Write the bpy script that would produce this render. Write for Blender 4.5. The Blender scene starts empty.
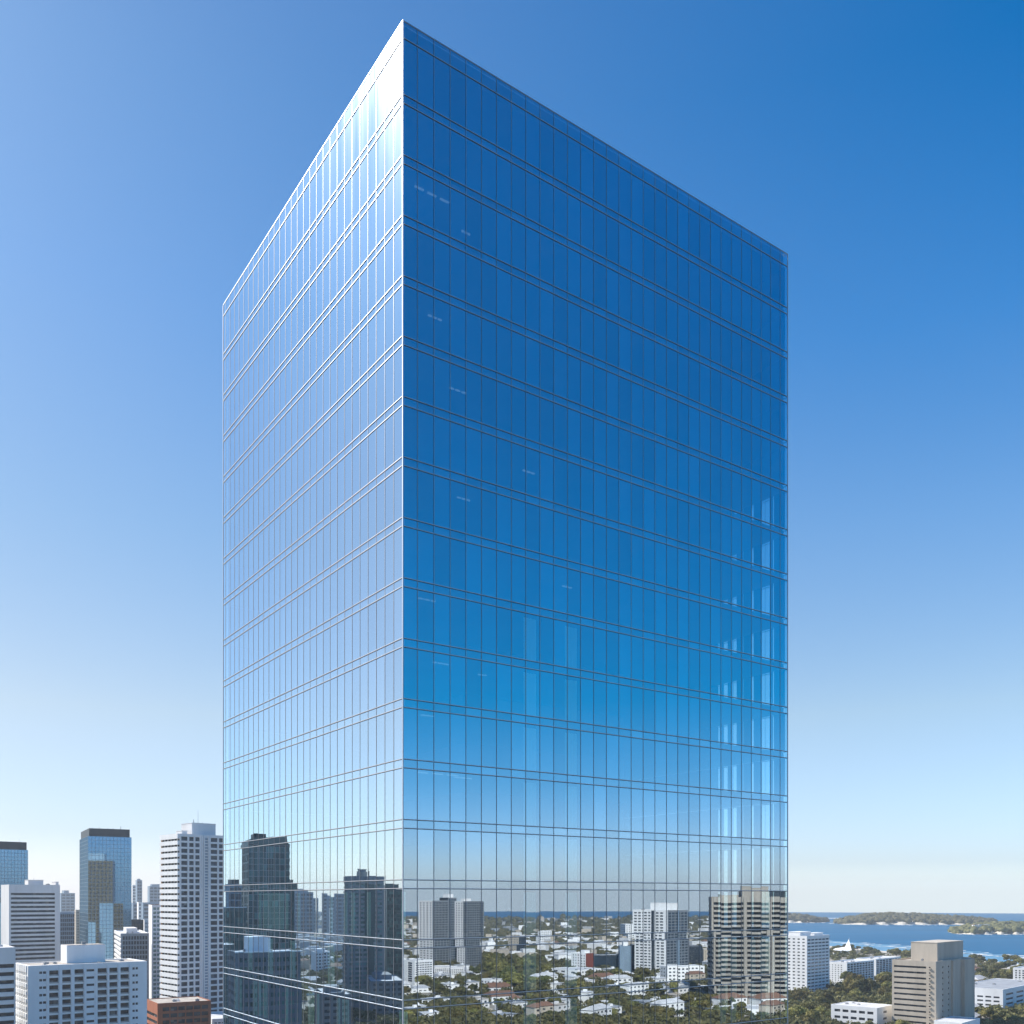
import bpy, bmesh, math, random
import numpy as np
from mathutils import Vector, Matrix
R = math.radians
rnd = random.Random(7)
sc = bpy.context.scene
COL = bpy.data.collections.new('place'); sc.collection.children.link(COL)

# ------------------------------------------------------------------ camera numbers
F, CY, H = 940.7, 898.0, 80.0          # focal length in px, horizon row, eye height
SEA_R = 5600.0
SUN_AZ, SUN_EL = -64.5, 42.3           # degrees clockwise from +Y

# ------------------------------------------------------------------ node helpers
def newmat(name):
    m = bpy.data.materials.new(name); m.use_nodes = True
    nt = m.node_tree; nt.nodes.clear()
    out = nt.nodes.new('ShaderNodeOutputMaterial')
    return m, nt, out
def N(nt, t, **kw):
    n = nt.nodes.new(t)
    for k, v in kw.items():
        if k in n.inputs.keys(): n.inputs[k].default_value = v
        else: setattr(n, k, v)
    return n
def ramp(nt, stops):
    r = nt.nodes.new('ShaderNodeValToRGB'); cr = r.color_ramp
    while len(cr.elements) < len(stops): cr.elements.new(0.5)
    for e, (p, c) in zip(cr.elements, stops):
        e.position = p; e.color = (c[0], c[1], c[2], 1) if not isinstance(c, float) else (c, c, c, 1)
    return r
def surf(name, c1, c2=None, rough=0.8, metal=0.0, scale=0.15, spec=0.3, objvar=0.0, streak=True, bump=0.0, coords='Object'):
    """wall-like surface: two tones mixed by fine and coarse noise, with rain streaks"""
    m, nt, out = newmat(name)
    b = N(nt, 'ShaderNodeBsdfPrincipled'); nt.links.new(b.outputs[0], out.inputs[0])
    b.inputs['Roughness'].default_value = rough; b.inputs['Metallic'].default_value = metal
    b.inputs['Specular IOR Level'].default_value = spec
    c2 = c2 or tuple(x * 0.8 for x in c1)
    tc = N(nt, 'ShaderNodeTexCoord'); mp = N(nt, 'ShaderNodeMapping')
    nt.links.new(tc.outputs[coords], mp.inputs[0])
    mp.inputs['Scale'].default_value = (1, 1, 0.18 if streak else 1)
    n1 = N(nt, 'ShaderNodeTexNoise', Scale=scale, Detail=6.0, Roughness=0.65)
    nt.links.new(mp.outputs[0], n1.inputs['Vector'])
    r = ramp(nt, [(0.38, c1), (0.68, c2)]); nt.links.new(n1.outputs[0], r.inputs[0])
    last = r.outputs[0]
    if objvar:
        oi = N(nt, 'ShaderNodeObjectInfo')
        mr = N(nt, 'ShaderNodeMapRange'); nt.links.new(oi.outputs['Random'], mr.inputs[0])
        mr.inputs[3].default_value = 1 - objvar; mr.inputs[4].default_value = 1 + objvar
        hs = N(nt, 'ShaderNodeHueSaturation'); nt.links.new(last, hs.inputs['Color']); nt.links.new(mr.outputs[0], hs.inputs['Value'])
        last = hs.outputs[0]
    nt.links.new(last, b.inputs['Base Color'])
    if bump:
        bp = N(nt, 'ShaderNodeBump', Strength=bump); n2 = N(nt, 'ShaderNodeTexNoise', Scale=scale * 8, Detail=4.0)
        nt.links.new(tc.outputs[coords], n2.inputs['Vector']); nt.links.new(n2.outputs[0], bp.inputs['Height']); nt.links.new(bp.outputs[0], b.inputs['Normal'])
    return m
def window_glass(name, dark=(0.012, 0.017, 0.024), light=(0.17, 0.17, 0.165), rough=0.15, frac=0.14, spec=0.3, cell=(0.5, 0.5, 0.3)):
    """dark glass; here and there a lowered blind behind it"""
    m, nt, out = newmat(name)
    b = N(nt, 'ShaderNodeBsdfPrincipled', Roughness=rough); nt.links.new(b.outputs[0], out.inputs[0])
    b.inputs['Specular IOR Level'].default_value = spec
    oi = N(nt, 'ShaderNodeObjectInfo'); tc = N(nt, 'ShaderNodeTexCoord')
    ad = N(nt, 'ShaderNodeVectorMath', operation='MULTIPLY'); ad.inputs[1].default_value = cell
    fl = N(nt, 'ShaderNodeVectorMath', operation='FLOOR'); a2 = N(nt, 'ShaderNodeVectorMath', operation='ADD')
    nt.links.new(tc.outputs['Object'], ad.inputs[0]); nt.links.new(ad.outputs[0], fl.inputs[0]); nt.links.new(fl.outputs[0], a2.inputs[0])
    nt.links.new(oi.outputs['Random'], a2.inputs[1])
    wn = N(nt, 'ShaderNodeTexWhiteNoise'); nt.links.new(a2.outputs[0], wn.inputs['Vector'])
    mid = tuple(d * 3.0 for d in dark)
    r = ramp(nt, [(0.0, dark), (1 - frac, mid), (1 - frac + 0.02, tuple(x * .45 for x in light)), (1.0, light)])
    nt.links.new(wn.outputs['Value'], r.inputs[0]); nt.links.new(r.outputs[0], b.inputs['Base Color'])
    return m

# ------------------------------------------------------------------ materials
M = {}
M['white'] = surf('white render', (0.88, 0.88, 0.87), (0.78, 0.78, 0.77), objvar=0.04)
M['offwhite'] = surf('off white concrete', (0.78, 0.77, 0.76), (0.66, 0.65, 0.64), objvar=0.05)
M['grey'] = surf('pale grey concrete', (0.42, 0.42, 0.42), (0.32, 0.32, 0.32))
M['tan'] = surf('tan concrete', (0.54, 0.475, 0.39), (0.43, 0.375, 0.305))
M['beige'] = surf('beige concrete', (0.52, 0.45, 0.36), (0.40, 0.35, 0.28))
M['brown'] = surf('weathered brown concrete', (0.38, 0.35, 0.305), (0.25, 0.23, 0.20))
M['darkgrey'] = surf('dark cladding', (0.03, 0.042, 0.055), (0.02, 0.03, 0.04), rough=0.5)
M['darkgreen'] = surf('dark green cladding', (0.095, 0.14, 0.135), (0.07, 0.11, 0.108), rough=0.4)
M['steelblue'] = surf('blue grey cladding and haze blue', (0.22, 0.30, 0.38), (0.17, 0.24, 0.31))  # on the skyline towers this blue stands in for part of the haze
M['slate_and_shade'] = surf('slate grey facade', (0.21, 0.235, 0.26), (0.16, 0.18, 0.20))  # plain grey walls, and the shaded sides of pale towers as colour
M['reflection_brown'] = surf('clay coloured concrete', (0.46, 0.26, 0.14), (0.20, 0.12, 0.07), scale=1.6)  # brown made up for what the slim mirror tower reflects
M['gravel'] = surf('roof gravel', (0.48, 0.43, 0.37), (0.30, 0.26, 0.22), scale=0.25, streak=False)
M['roofwhite'] = surf('pale roof membrane', (0.62, 0.62, 0.62), (0.44, 0.44, 0.44), scale=0.2, streak=False)
M['roofgrey'] = surf('grey metal roof', (0.34, 0.36, 0.38), (0.24, 0.25, 0.27), scale=0.2, streak=False)
M['terracotta'] = surf('terracotta tiles', (0.22, 0.12, 0.08), (0.16, 0.09, 0.06), scale=0.6, streak=False)
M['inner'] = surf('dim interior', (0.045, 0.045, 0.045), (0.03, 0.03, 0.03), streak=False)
M['brick'] = surf('red brick', (0.36, 0.125, 0.06), (0.24, 0.08, 0.045), scale=0.5)
M['redbrick'] = surf('dark red brick', (0.22, 0.055, 0.035), (0.15, 0.04, 0.03), scale=0.5)
M['win'] = window_glass('window glass')
M['winblue'] = window_glass('blue window glass', dark=(0.008, 0.018, 0.032), light=(0.10, 0.14, 0.17), frac=0.1)
M['winpale'] = window_glass('pale green window glass', dark=(0.10, 0.16, 0.15), light=(0.30, 0.36, 0.33), frac=0.3)
M['wingreen'] = window_glass('dark green window glass', dark=(0.02, 0.045, 0.045), light=(0.12, 0.26, 0.24), frac=0.3, spec=0.4, cell=(0.25, 0.25, 0.01))
M['metal'] = surf('painted metal', (0.35, 0.36, 0.37), (0.25, 0.26, 0.27), rough=0.5, metal=0.3)

def mirror_glass(name, tint, rough=0.02, base=(0.02, 0.04, 0.06)):
    m, nt, out = newmat(name)
    g = N(nt, 'ShaderNodeBsdfGlossy', Roughness=rough); g.inputs['Color'].default_value = (*tint, 1)
    d = N(nt, 'ShaderNodeBsdfDiffuse'); d.inputs['Color'].default_value = (*base, 1)
    mx = N(nt, 'ShaderNodeMixShader'); mx.inputs[0].default_value = 0.85
    nt.links.new(d.outputs[0], mx.inputs[1]); nt.links.new(g.outputs[0], mx.inputs[2]); nt.links.new(mx.outputs[0], out.inputs[0])
    return m
M['mirrorblue'] = mirror_glass('blue mirror glass', (0.15, 0.29, 0.43), 0.03)

def tower_glass(nm='blue tinted curtain wall glass', r0=None):
    m, nt, out = newmat(nm)
    tc = N(nt, 'ShaderNodeTexCoord')
    # every pane has its own slight tint
    at = N(nt, 'ShaderNodeAttribute'); at.attribute_name = 'pane'
    mr = N(nt, 'ShaderNodeMapRange'); nt.links.new(at.outputs['Fac'], mr.inputs[0])
    mr.inputs[3].default_value = 0.91; mr.inputs[4].default_value = 1.04
    tint = N(nt, 'ShaderNodeVectorMath', operation='SCALE'); tint.inputs[0].default_value = GLASS_TINT
    nt.links.new(mr.outputs[0], tint.inputs['Scale'])
    lw = N(nt, 'ShaderNodeLayerWeight', Blend=0.5)   # facing = 1 - cos
    pw = N(nt, 'ShaderNodeMath', operation='POWER'); nt.links.new(lw.outputs['Facing'], pw.inputs[0]); pw.inputs[1].default_value = 2.0
    pr = N(nt, 'ShaderNodeMapRange'); nt.links.new(lw.outputs['Facing'], pr.inputs[0]); pr.inputs[1].default_value = .35; pr.inputs[2].default_value = .7
    tw_ = N(nt, 'ShaderNodeMix', data_type='RGBA'); nt.links.new(pr.outputs[0], tw_.inputs[0]); nt.links.new(tint.outputs[0], tw_.inputs[6]); tw_.inputs[7].default_value = (.62, .83, 1.0, 1)
    g = N(nt, 'ShaderNodeBsdfGlossy', Roughness=0.0); nt.links.new(tw_.outputs[2], g.inputs['Color'])
    # a thin film of dust gives the wide glare round the sun
    nz = N(nt, 'ShaderNodeTexNoise', Scale=0.55, Detail=5.0, Roughness=0.7); mp = N(nt, 'ShaderNodeMapping'); mp.inputs['Scale'].default_value = (1, 1, 0.05)
    nt.links.new(tc.outputs['Object'], mp.inputs[0]); nt.links.new(mp.outputs[0], nz.inputs['Vector'])
    nr = N(nt, 'ShaderNodeMapRange'); nt.links.new(nz.outputs[0], nr.inputs[0])
    nr.inputs[1].default_value = 0.3; nr.inputs[2].default_value = 0.7; nr.inputs[3].default_value = 0.002; nr.inputs[4].default_value = 0.019
    g2 = N(nt, 'ShaderNodeBsdfGlossy', Roughness=0.29); g2.inputs['Color'].default_value = (0.95, 0.97, 1.0, 1)
    gm = N(nt, 'ShaderNodeMixShader'); nt.links.new(nr.outputs[0], gm.inputs[0]); nt.links.new(g.outputs[0], gm.inputs[1]); nt.links.new(g2.outputs[0], gm.inputs[2])
    t = N(nt, 'ShaderNodeBsdfTransparent'); t.inputs['Color'].default_value = (*GLASS_TRANS, 1)
    fr = N(nt, 'ShaderNodeMapRange'); nt.links.new(pw.outputs[0], fr.inputs[0]); fr.inputs[3].default_value = GLASS_R0 if r0 is None else r0; fr.inputs[4].default_value = 1.0
    mx = N(nt, 'ShaderNodeMixShader'); nt.links.new(fr.outputs[0], mx.inputs[0]); nt.links.new(t.outputs[0], mx.inputs[1]); nt.links.new(gm.outputs[0], mx.inputs[2])
    nt.links.new(mx.outputs[0], out.inputs[0])
    return m
GLASS_TINT = (0.84, 0.93, 1.0)
GLASS_TRANS = (0.82, 0.98, 0.98)
GLASS_R0 = 0.60
M['tower_glass'] = tower_glass(); M['clear_glass'] = tower_glass('uncoated glass', .06)
M['frame'] = surf('satin aluminium', (0.56, 0.57, 0.60), (0.50, 0.51, 0.54), rough=0.52, metal=0.88, scale=0.4)
M['gasket'] = surf('black rubber gasket', (0.030, 0.042, 0.065), (0.024, 0.034, 0.052), rough=0.5, scale=.4)
M['slab'] = surf('ceiling and slab', (0.16, 0.16, 0.16), (0.12, 0.12, 0.12), streak=False)
M['curtain'] = surf('pale green curtain', (0.62, 0.92, 0.83), (0.52, 0.82, 0.73), scale=2.0)

# ------------------------------------------------------------------ mesh builder
class MB:
    def __init__(self): self.v = []; self.f = []; self.m = []; self.mats = []
    def mi(self, mat):
        mat = M[mat] if isinstance(mat, str) else mat
        if mat not in self.mats: self.mats.append(mat)
        return self.mats.index(mat)
    def box(self, x0, x1, y0, y1, z0, z1, mat, taper=None):
        b = len(self.v); k = self.mi(mat)
        self.v += [(x0, y0, z0), (x1, y0, z0), (x1, y1, z0), (x0, y1, z0), (x0, y0, z1), (x1, y0, z1), (x1, y1, z1), (x0, y1, z1)]
        for q in ((0, 3, 2, 1), (4, 5, 6, 7), (0, 1, 5, 4), (1, 2, 6, 5), (2, 3, 7, 6), (3, 0, 4, 7)):
            self.f.append(tuple(b + i for i in q)); self.m.append(k)
    def poly(self, pts, mat):
        b = len(self.v); self.v += list(pts); self.f.append(tuple(range(b, b + len(pts)))); self.m.append(self.mi(mat))
    def prism(self, pts, z0, z1, mat):
        n = len(pts); b = len(self.v); k = self.mi(mat)
        self.v += [(x, y, z0) for x, y in pts] + [(x, y, z1) for x, y in pts]
        self.f.append(tuple(b + i for i in reversed(range(n)))); self.m.append(k)
        self.f.append(tuple(b + n + i for i in range(n))); self.m.append(k)
        for i in range(n):
            j = (i + 1) % n; self.f.append((b + i, b + j, b + n + j, b + n + i)); self.m.append(k)
    def cyl(self, x, y, r, z0, z1, mat, n=10, r1=None):
        r1 = r if r1 is None else r1; b = len(self.v); k = self.mi(mat)
        for rr, z in ((r, z0), (r1, z1)):
            self.v += [(x + rr * math.cos(2 * math.pi * i / n), y + rr * math.sin(2 * math.pi * i / n), z) for i in range(n)]
        self.f.append(tuple(b + i for i in reversed(range(n)))); self.m.append(k)
        self.f.append(tuple(b + n + i for i in range(n))); self.m.append(k)
        for i in range(n):
            j = (i + 1) % n; self.f.append((b + i, b + j, b + n + j, b + n + i)); self.m.append(k)
    def mesh(self, name, flip=False):
        me = bpy.data.meshes.new(name)
        v = [(x, -y, z) for x, y, z in self.v] if flip else self.v
        f = [tuple(reversed(q)) for q in self.f] if flip else self.f
        me.from_pydata(v, [], f)
        for m in self.mats: me.materials.append(m)
        me.polygons.foreach_set('material_index', self.m); me.update()
        return me
    def build(self, name, parent=None, flip=False, loc=(0, 0, 0)):
        if not self.f: return None
        return link(name, self.mesh(name, flip), parent, loc)
def link(name, data, parent=None, loc=(0, 0, 0), rz=0):
    o = bpy.data.objects.new(name, data); COL.objects.link(o)
    o.parent = parent; o.location = loc; o.rotation_euler = (0, 0, rz)
    return o
def tag(o, label=None, cat=None, group=None, kind=None):
    if label: o['label'] = label
    if cat: o['category'] = cat
    if group: o['group'] = group
    if kind: o['kind'] = kind
    return o

# ------------------------------------------------------------------ where things stand
def V(px, depth): return Vector(((px - 512) / F * depth, depth))
def zat(py, depth): return H - (py - CY) / F * depth
def ground_depth(py): return F * H / (py - CY)
TA = R(54.83)                                                     # bearing of the tower's wide facade
TC = Vector((-7.22, 62.26)); TW, TL = 39.25, 36.56                # near corner, lengths of the two facades
dR = Vector((math.sin(TA), math.cos(TA))); dL = Vector((-math.cos(TA), math.sin(TA)))
# A facade that shows a street beside or behind us needs that street to exist: plan it as
# it is seen in the glass, then stand it where it really is (the mirror position).
PL = {'R': (TC, dR), 'L': (TC, dL)}
def real(ctx, p, th=0.0):
    if ctx is None: return Vector((p[0], p[1])), th
    o, d = PL[ctx]; q = Vector((p[0], p[1])) - o
    par = d * q.dot(d); return o + par * 2 - q, 2 * math.atan2(d.y, d.x) - th
TAKEN = {None: [], 'L': [], 'R': []}
def free(ctx, p, r):
    for (c, ex, ey, w, d) in TAKEN[ctx]:
        q = Vector(p) - c; a = q.dot(ex); b = q.dot(ey)
        if -r < a < w + r and -r < b < d + r: return False
    return True

WINMESH = {}
def win_mesh(sx, sy, sz, mat):
    k = (round(sx, 2), round(sy, 2), round(sz, 2), mat)
    if k not in WINMESH:
        mb = MB(); mb.box(-sx / 2, sx / 2, -sy / 2, sy / 2, -sz / 2, sz / 2, mat); WINMESH[k] = mb.mesh('window')
    return WINMESH[k]

class Bld:
    """a building: local x along its front, y into the depth, origin at its near-left front corner"""
    def __init__(s, name, label, ctx, xl, xc, xr, depth, th, top, cat='building', group=None, w=None, d=None, h=None, wall='white', t=0.35, base=0.0):
        C = V(xc, depth); th = R(th); k = (xl - 512) / F; want = d
        s.d = (k * C.y - C.x) / (-math.sin(th) - k * math.cos(th))
        if d or not 13 < s.d < 75:                       # turn the building until its side spans xl..xc
            s.d = d or (26 if depth < 1500 else 45); lo_, hi_ = R(-35), R(88)
            g_ = lambda q: C.x - s.d * math.sin(q) - k * (C.y + s.d * math.cos(q))
            for _ in range(50):
                th = (lo_ + hi_) / 2
                if g_(th) > 0: lo_ = th
                else: hi_ = th
        ex = Vector((math.cos(th), math.sin(th))); ey = Vector((-math.sin(th), math.cos(th)))
        k = (xr - 512) / F; s.w = w or (k * C.y - C.x) / (ex.x - k * ex.y)
        if s.w <= 0 or s.w > 140: s.w = 30
        s.th = th
        s.h = h or zat(top, depth); s.ctx = ctx; s.flip = ctx is not None; s.wall = wall; s.t = t; s.C = C; s.ex = ex; s.ey = ey
        p, rz = real(ctx, C, th)
        s.root = link(name, None, None, (p.x, p.y, base), rz); tag(s.root, label, cat, group)
        TAKEN[ctx].append((C, ex, ey, s.w, s.d))
        s.W = MB(); s.wins = []; s.done = set(); s.gmat = 'win'; s.label = label
    def uv(s, side, u0, u1, v0, v1):
        if side == 'front': return u0, u1, v0, v1
        if side == 'back': return s.w - u1, s.w - u0, s.d - v1, s.d - v0
        if side == 'left': return v0, v1, s.d - u1, s.d - u0
        return s.w - v1, s.w - v0, u0, u1
    def L(s, side): return s.w if side in ('front', 'back') else s.d
    def bx(s, mb, side, u0, u1, v0, v1, z0, z1, mat):
        x0, x1, y0, y1 = s.uv(side, u0, u1, v0, v1); mb.box(x0, x1, y0, y1, z0, z1, mat)
    def facade(s, side, cols, rows, mat=None, gmat=None, span=None, proud=0.0, span_mat=None, inset=None):
        """cols: openings along the wall; rows: openings in height; the wall is built round them"""
        mat = mat or s.wall; t = s.t if inset is None else inset; Ls = s.L(side); s.done.add(side)
        a, b = (0, Ls) if side in ('front', 'back') else (s.t, Ls - s.t)
        cols = sorted(cols); edge = a
        for c0, c1 in cols + [(b, b)]:
            if c0 - edge > 0.02: s.bx(s.W, side, edge, c0, 0, s.t, 0, s.h, mat)
            edge = c1
        for c0, c1 in cols:
            e = 0
            for r0, r1 in sorted(rows) + [(s.h, s.h)]:
                if r0 - e > 0.02: s.bx(s.W, side, c0, c1, -proud, s.t, e, r0, span_mat or mat)
                e = r1
            for r0, r1 in rows:
                x0, x1, y0, y1 = s.uv(side, c0, c1, t - 0.1, t - 0.02 if t > 0.1 else t)
                s.wins.append((x0, x1, y0, y1, r0, r1, gmat or s.gmat))
    def grid(s, side, ncol, nrow, m0=1.0, m1=None, top=1.6, bot=3.0, wf=0.6, hf=0.5, **kw):
        Ls = s.L(side); m1 = m0 if m1 is None else m1
        pu = (Ls - m0 - m1) / ncol; pz = (s.h - top - bot) / nrow
        cols = [(m0 + pu * (i + (1 - wf) / 2), m0 + pu * (i + (1 + wf) / 2)) for i in range(ncol)]
        rows = [(bot + pz * (j + (1 - hf) * .6), bot + pz * (j + (1 - hf) * .6 + hf)) for j in range(nrow)]
        s.facade(side, cols, rows, **kw); return cols, rows
    def fl(s, pitch, top=1.6, bot=3.0): return max(1, round((s.h - top - bot) / pitch))
    def blank(s, side, mat=None): s.facade(side, [], [], mat)
    def part(s, name, mb, label=None):
        o = mb.build(name, getattr(s, 'roofo', s.root) if name in ('air_conditioner', 'antenna', 'lift_housing', 'roof_duct', 'plant_room') else s.root, s.flip)
        if o and label: o['label'] = label
        return o
    def box(s, name, x0, x1, y0, y1, z0, z1, mat, label=None):
        mb = MB(); mb.box(x0, x1, y0, y1, z0, z1, mat); return s.part(name, mb, label)
    def rooftop(s, name, fx0, fx1, fy0, fy1, hh, mat=None, rim=True):
        mb = MB(); x0, x1, y0, y1 = fx0 * s.w, fx1 * s.w, fy0 * s.d, fy1 * s.d
        mb.box(x0, x1, y0, y1, s.h - 0.8, s.h + hh, mat or s.wall)
        if rim: mb.box(x0 - .15, x1 + .15, y0 - .15, y1 + .15, s.h + hh + .002, s.h + hh + 0.3, mat or s.wall)
        return s.part(name, mb)
    def clutter(s, n, seed=1, z=None, hmax=1.8):
        r = random.Random(seed); z = s.h - 0.8 if z is None else z
        for i in range(n):
            x = r.uniform(.1, .85) * s.w; y = r.uniform(.12, .85) * s.d; a = r.uniform(.8, 2.2); b = r.uniform(.8, 2.5); c = r.uniform(.8, hmax)
            mb = MB(); mb.box(x - a / 2, x + a / 2, y - b / 2, y + b / 2, z, z + c, 'metal'); mb.cyl(x, y, min(a, b) * .3, z + c, z + c + .25, 'grey', 8)
            s.part('air_conditioner', mb)
    def mast(s, fx, fy, z0, hh, r=0.12):
        mb = MB(); mb.cyl(fx * s.w, fy * s.d, r, z0, z0 + hh, 'metal', 6, r * .5); s.part('antenna', mb)
    def finish(s, roof='gravel', parapet=0.8, cap=100):
        for side in ('front', 'left', 'right', 'back'):
            if side not in s.done: s.blank(side)
        s.part('wall', s.W)
        t = s.t
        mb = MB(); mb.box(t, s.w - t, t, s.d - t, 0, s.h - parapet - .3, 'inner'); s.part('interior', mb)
        mb = MB(); mb.box(t + .003, s.w - t - .003, t + .003, s.d - t - .003, s.h - parapet - .298, s.h - parapet, roof); s.roofo = s.part('roof', mb)
        # the openings nearest the top of the two seen sides first
        key = lambda q: (q[2] > s.d * .6 and q[3] > s.d - s.t * 2.2, -(q[4]), q[2] + q[0])
        ws = sorted(s.wins, key=key); rest = MB()
        for i, (x0, x1, y0, y1, z0, z1, gm) in enumerate(ws):
            if i < cap:
                o = link('window', win_mesh(x1 - x0, y1 - y0, z1 - z0, gm), s.root, ((x0 + x1) / 2, (-1 if s.flip else 1) * (y0 + y1) / 2, (z0 + z1) / 2))
            else: rest.box(x0, x1, y0, y1, z0, z1, gm)
        if rest.f:
            o = s.part('lower_windows', rest); o['kind'] = 'stuff'
        return s

def glass_block(s, side, pitch_u, pitch_z, z0, z1, gmat, lmat, lw=0.18):
    """curtain wall: one band of glass per storey and a grid of glazing bars"""
    s.done.add(side); Ls = s.L(side); a, b = (0, Ls) if side in ('front', 'back') else (s.t, Ls - s.t)
    n = max(1, round((z1 - z0) / pitch_z)); pz = (z1 - z0) / n
    for i in range(n):
        mb = MB(); s.bx(mb, side, a, b, 0.06, s.t, z0 + i * pz + .004, z0 + (i + 1) * pz - .004, gmat); s.part('window_band', mb)
    mb = MB(); m = max(1, round((b - a) / pitch_u)); pu = (b - a) / m
    for i in range(m + 1):
        u = a + i * pu; s.bx(mb, side, max(a, u - lw / 2), min(b, u + lw / 2), 0, 0.058, z0, z1, lmat)
    for i in range(n + 1):
        for j in range(m):
            s.bx(mb, side, a + j * pu + lw / 2, a + (j + 1) * pu - lw / 2, 0.01, 0.058, max(z0, z0 + i * pz - lw / 2), min(z1, z0 + i * pz + lw / 2), lmat)
    s.part('glazing_bars', mb)

exec_order = []
# ================================================================== the blue glass tower
def main_tower():
    rt = link('glass_tower', None, None, (TC.x, TC.y, 0), math.atan2(dR.y, dR.x))
    tag(rt, 'tall mirrored blue glass office tower filling the middle of the view', 'tower')
    # local frame: x along the wide facade, y along the narrow one
    top = H + 58.12; zt = [top - 4.90 - 4 * i for i in range(34)]; zt = [z for z in zt if z > 1]
    us = {'front': [0, 1.1] + [1.1 + 1.28 * i for i in range(1, 30)] + [TW], 'left': [1.28 * i for i in range(29)] + [TL]}
    us['back'] = us['front']; us['right'] = us['left']
    rr = random.Random(3)
    def P(side, u, out, z):
        if side == 'front': return (u, -out, z)
        if side == 'left': return (-out, u, z)
        if side == 'back': return (u, TL + out, z)
        return (TW + out, u, z)
    for side in ('front', 'left', 'right', 'back'):
        U = us[side]; flipn = side in ('left', 'back')
        # glass: one band per storey, vision panes and the narrow spandrel panes over them
        edges = [top - .1] + [z for z in zt] + [0]
        for k in range(len(edges) - 1):
            hi = edges[k]; lo = edges[k + 1]
            zz = [(lo, hi - (1.03 if k == 0 else 0.58)), (hi - (1.03 if k == 0 else 0.58), hi)]
            vs, fs, pv = [], [], []
            for (z0, z1) in zz:
                for a, b in zip(U[:-1], U[1:]):
                    j = [rr.uniform(-.0010, .0010) for _ in range(3)]; j.append(j[0] + j[2] - j[1])
                    bse = len(vs); q = [P(side, a, j[0], z0), P(side, b, j[1], z0), P(side, b, j[2], z1), P(side, a, j[3], z1)]
                    vs += q; fs.append(tuple(bse + i for i in ((3, 2, 1, 0) if flipn else (0, 1, 2, 3)))); pv.append(rr.random())
            me = bpy.data.meshes.new('window_band'); me.from_pydata(vs, [], fs); me.materials.append(M['clear_glass' if side == 'right' else 'tower_glass'])
            at = me.attributes.new('pane', 'FLOAT', 'FACE'); at.data.foreach_set('value', pv); me.update()
            link('window_band', me, rt)
        # aluminium: upright mullions, and two transoms per storey that stand a little prouder
        mb = MB()
        def bar(u0, u1, o0, o1, z0, z1):
            a = P(side, u0, o0, z0); b = P(side, u1, o1, z1)
            mb.box(min(a[0], b[0]), max(a[0], b[0]), min(a[1], b[1]), max(a[1], b[1]), z0, z1, 'frame')
        for u in U[1:-1]: bar(u - .006, u + .014, 0.004, .016, 0, top - .1)
        mb.build('mullion_grid', rt); mb = MB()
        for u in U[1:-1]: bar(u - .036, u - .007, 0.004, .010, 0, top - .1)
        for z in [top - 1.18] + [z for zz in zt for z in (zz, zz - .58)]: bar(0.08, U[-1] - .08, 0.002, .018, z - .050, z - .019)
        for i, m_ in enumerate(mb.mats): mb.mats[i] = M['gasket']
        mb.build('gasket', rt)
        mb = MB()
        lv = [top - 1.18] + [z for zz in zt for z in (zz, zz - .58)]
        for z in lv: bar(0.08, U[-1] - .08, 0.002, .045, z - .018, z + .026)
        mb.build('transom', rt)
    mb = MB()
    for x, y in ((0, 0), (TW, 0), (0, TL), (TW, TL)):
        mb.box(x - .035, x + .035, y - .035, y + .035, 0, top - .115, 'frame')
    mb.build('corner_post', rt)
    mb = MB(); c = .03
    mb.box(-c, TW + c, -c, .25, top - .07, top, 'frame'); mb.box(-c, TW + c, TL - .25, TL + c, top - .07, top, 'frame')
    mb.box(-c, .25, .252, TL - .252, top - .07, top, 'frame'); mb.box(TW - .25, TW + c, .252, TL - .252, top - .07, top, 'frame')
    mb.build('parapet_coping', rt)
    mb = MB(); mb.box(.26, TW - .26, .26, TL - .26, top - 1.3, top - .09, 'slab'); mb.build('roof', rt)
    for z in zt:
        mb = MB(); mb.box(.25, TW - .25, .25, TL - .25, z - .56, z - .05, 'slab'); mb.build('floor_slab', rt)
    mb = MB(); mb.box(11, 28.5, 10, 27, 0, top - 1.62, 'slab'); mb.build('lift_core', rt)
    # blinds and partitions: closed along the far sides except for gaps through which the sky shows
    gaps_px = [(718.5, 720.5), (724, 728.5), (732.5, 737.5), (743.3, 744.8), (752, 754.5), (762, 770.5), (773, 774.8)]
    def s_of(px):                                        # where a sight line through the wide facade meets the far right facade
        k = (px - 512) / F; B = TC + dR * (TW - .3); return (k * B.y - B.x) / (dL.x - k * dL.y)
    gaps = sorted((min(s_of(a), s_of(b)), max(s_of(a), s_of(b))) for a, b in gaps_px)
    gaps = [g for g in gaps if g[1] > .3 and g[0] < TL - .3]
    zz = zt + [0]
    for k in range(len(zt) - 1):
        z1 = zt[k] - .6; z0 = zt[k + 1] + .02
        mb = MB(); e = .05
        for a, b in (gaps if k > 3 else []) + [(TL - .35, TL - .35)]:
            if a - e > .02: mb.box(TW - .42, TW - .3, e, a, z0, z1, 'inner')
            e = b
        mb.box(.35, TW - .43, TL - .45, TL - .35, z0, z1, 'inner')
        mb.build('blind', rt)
    lm = bpy.data.materials.get('ceiling lamp')
    if not lm:
        lm, lnt, lout = newmat('ceiling lamp'); le = N(lnt, 'ShaderNodeEmission', Strength=0.15); le.inputs['Color'].default_value = (.75, .93, 1, 1); lnt.links.new(le.outputs[0], lout.inputs[0]); M['lamp_'] = lm
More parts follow.
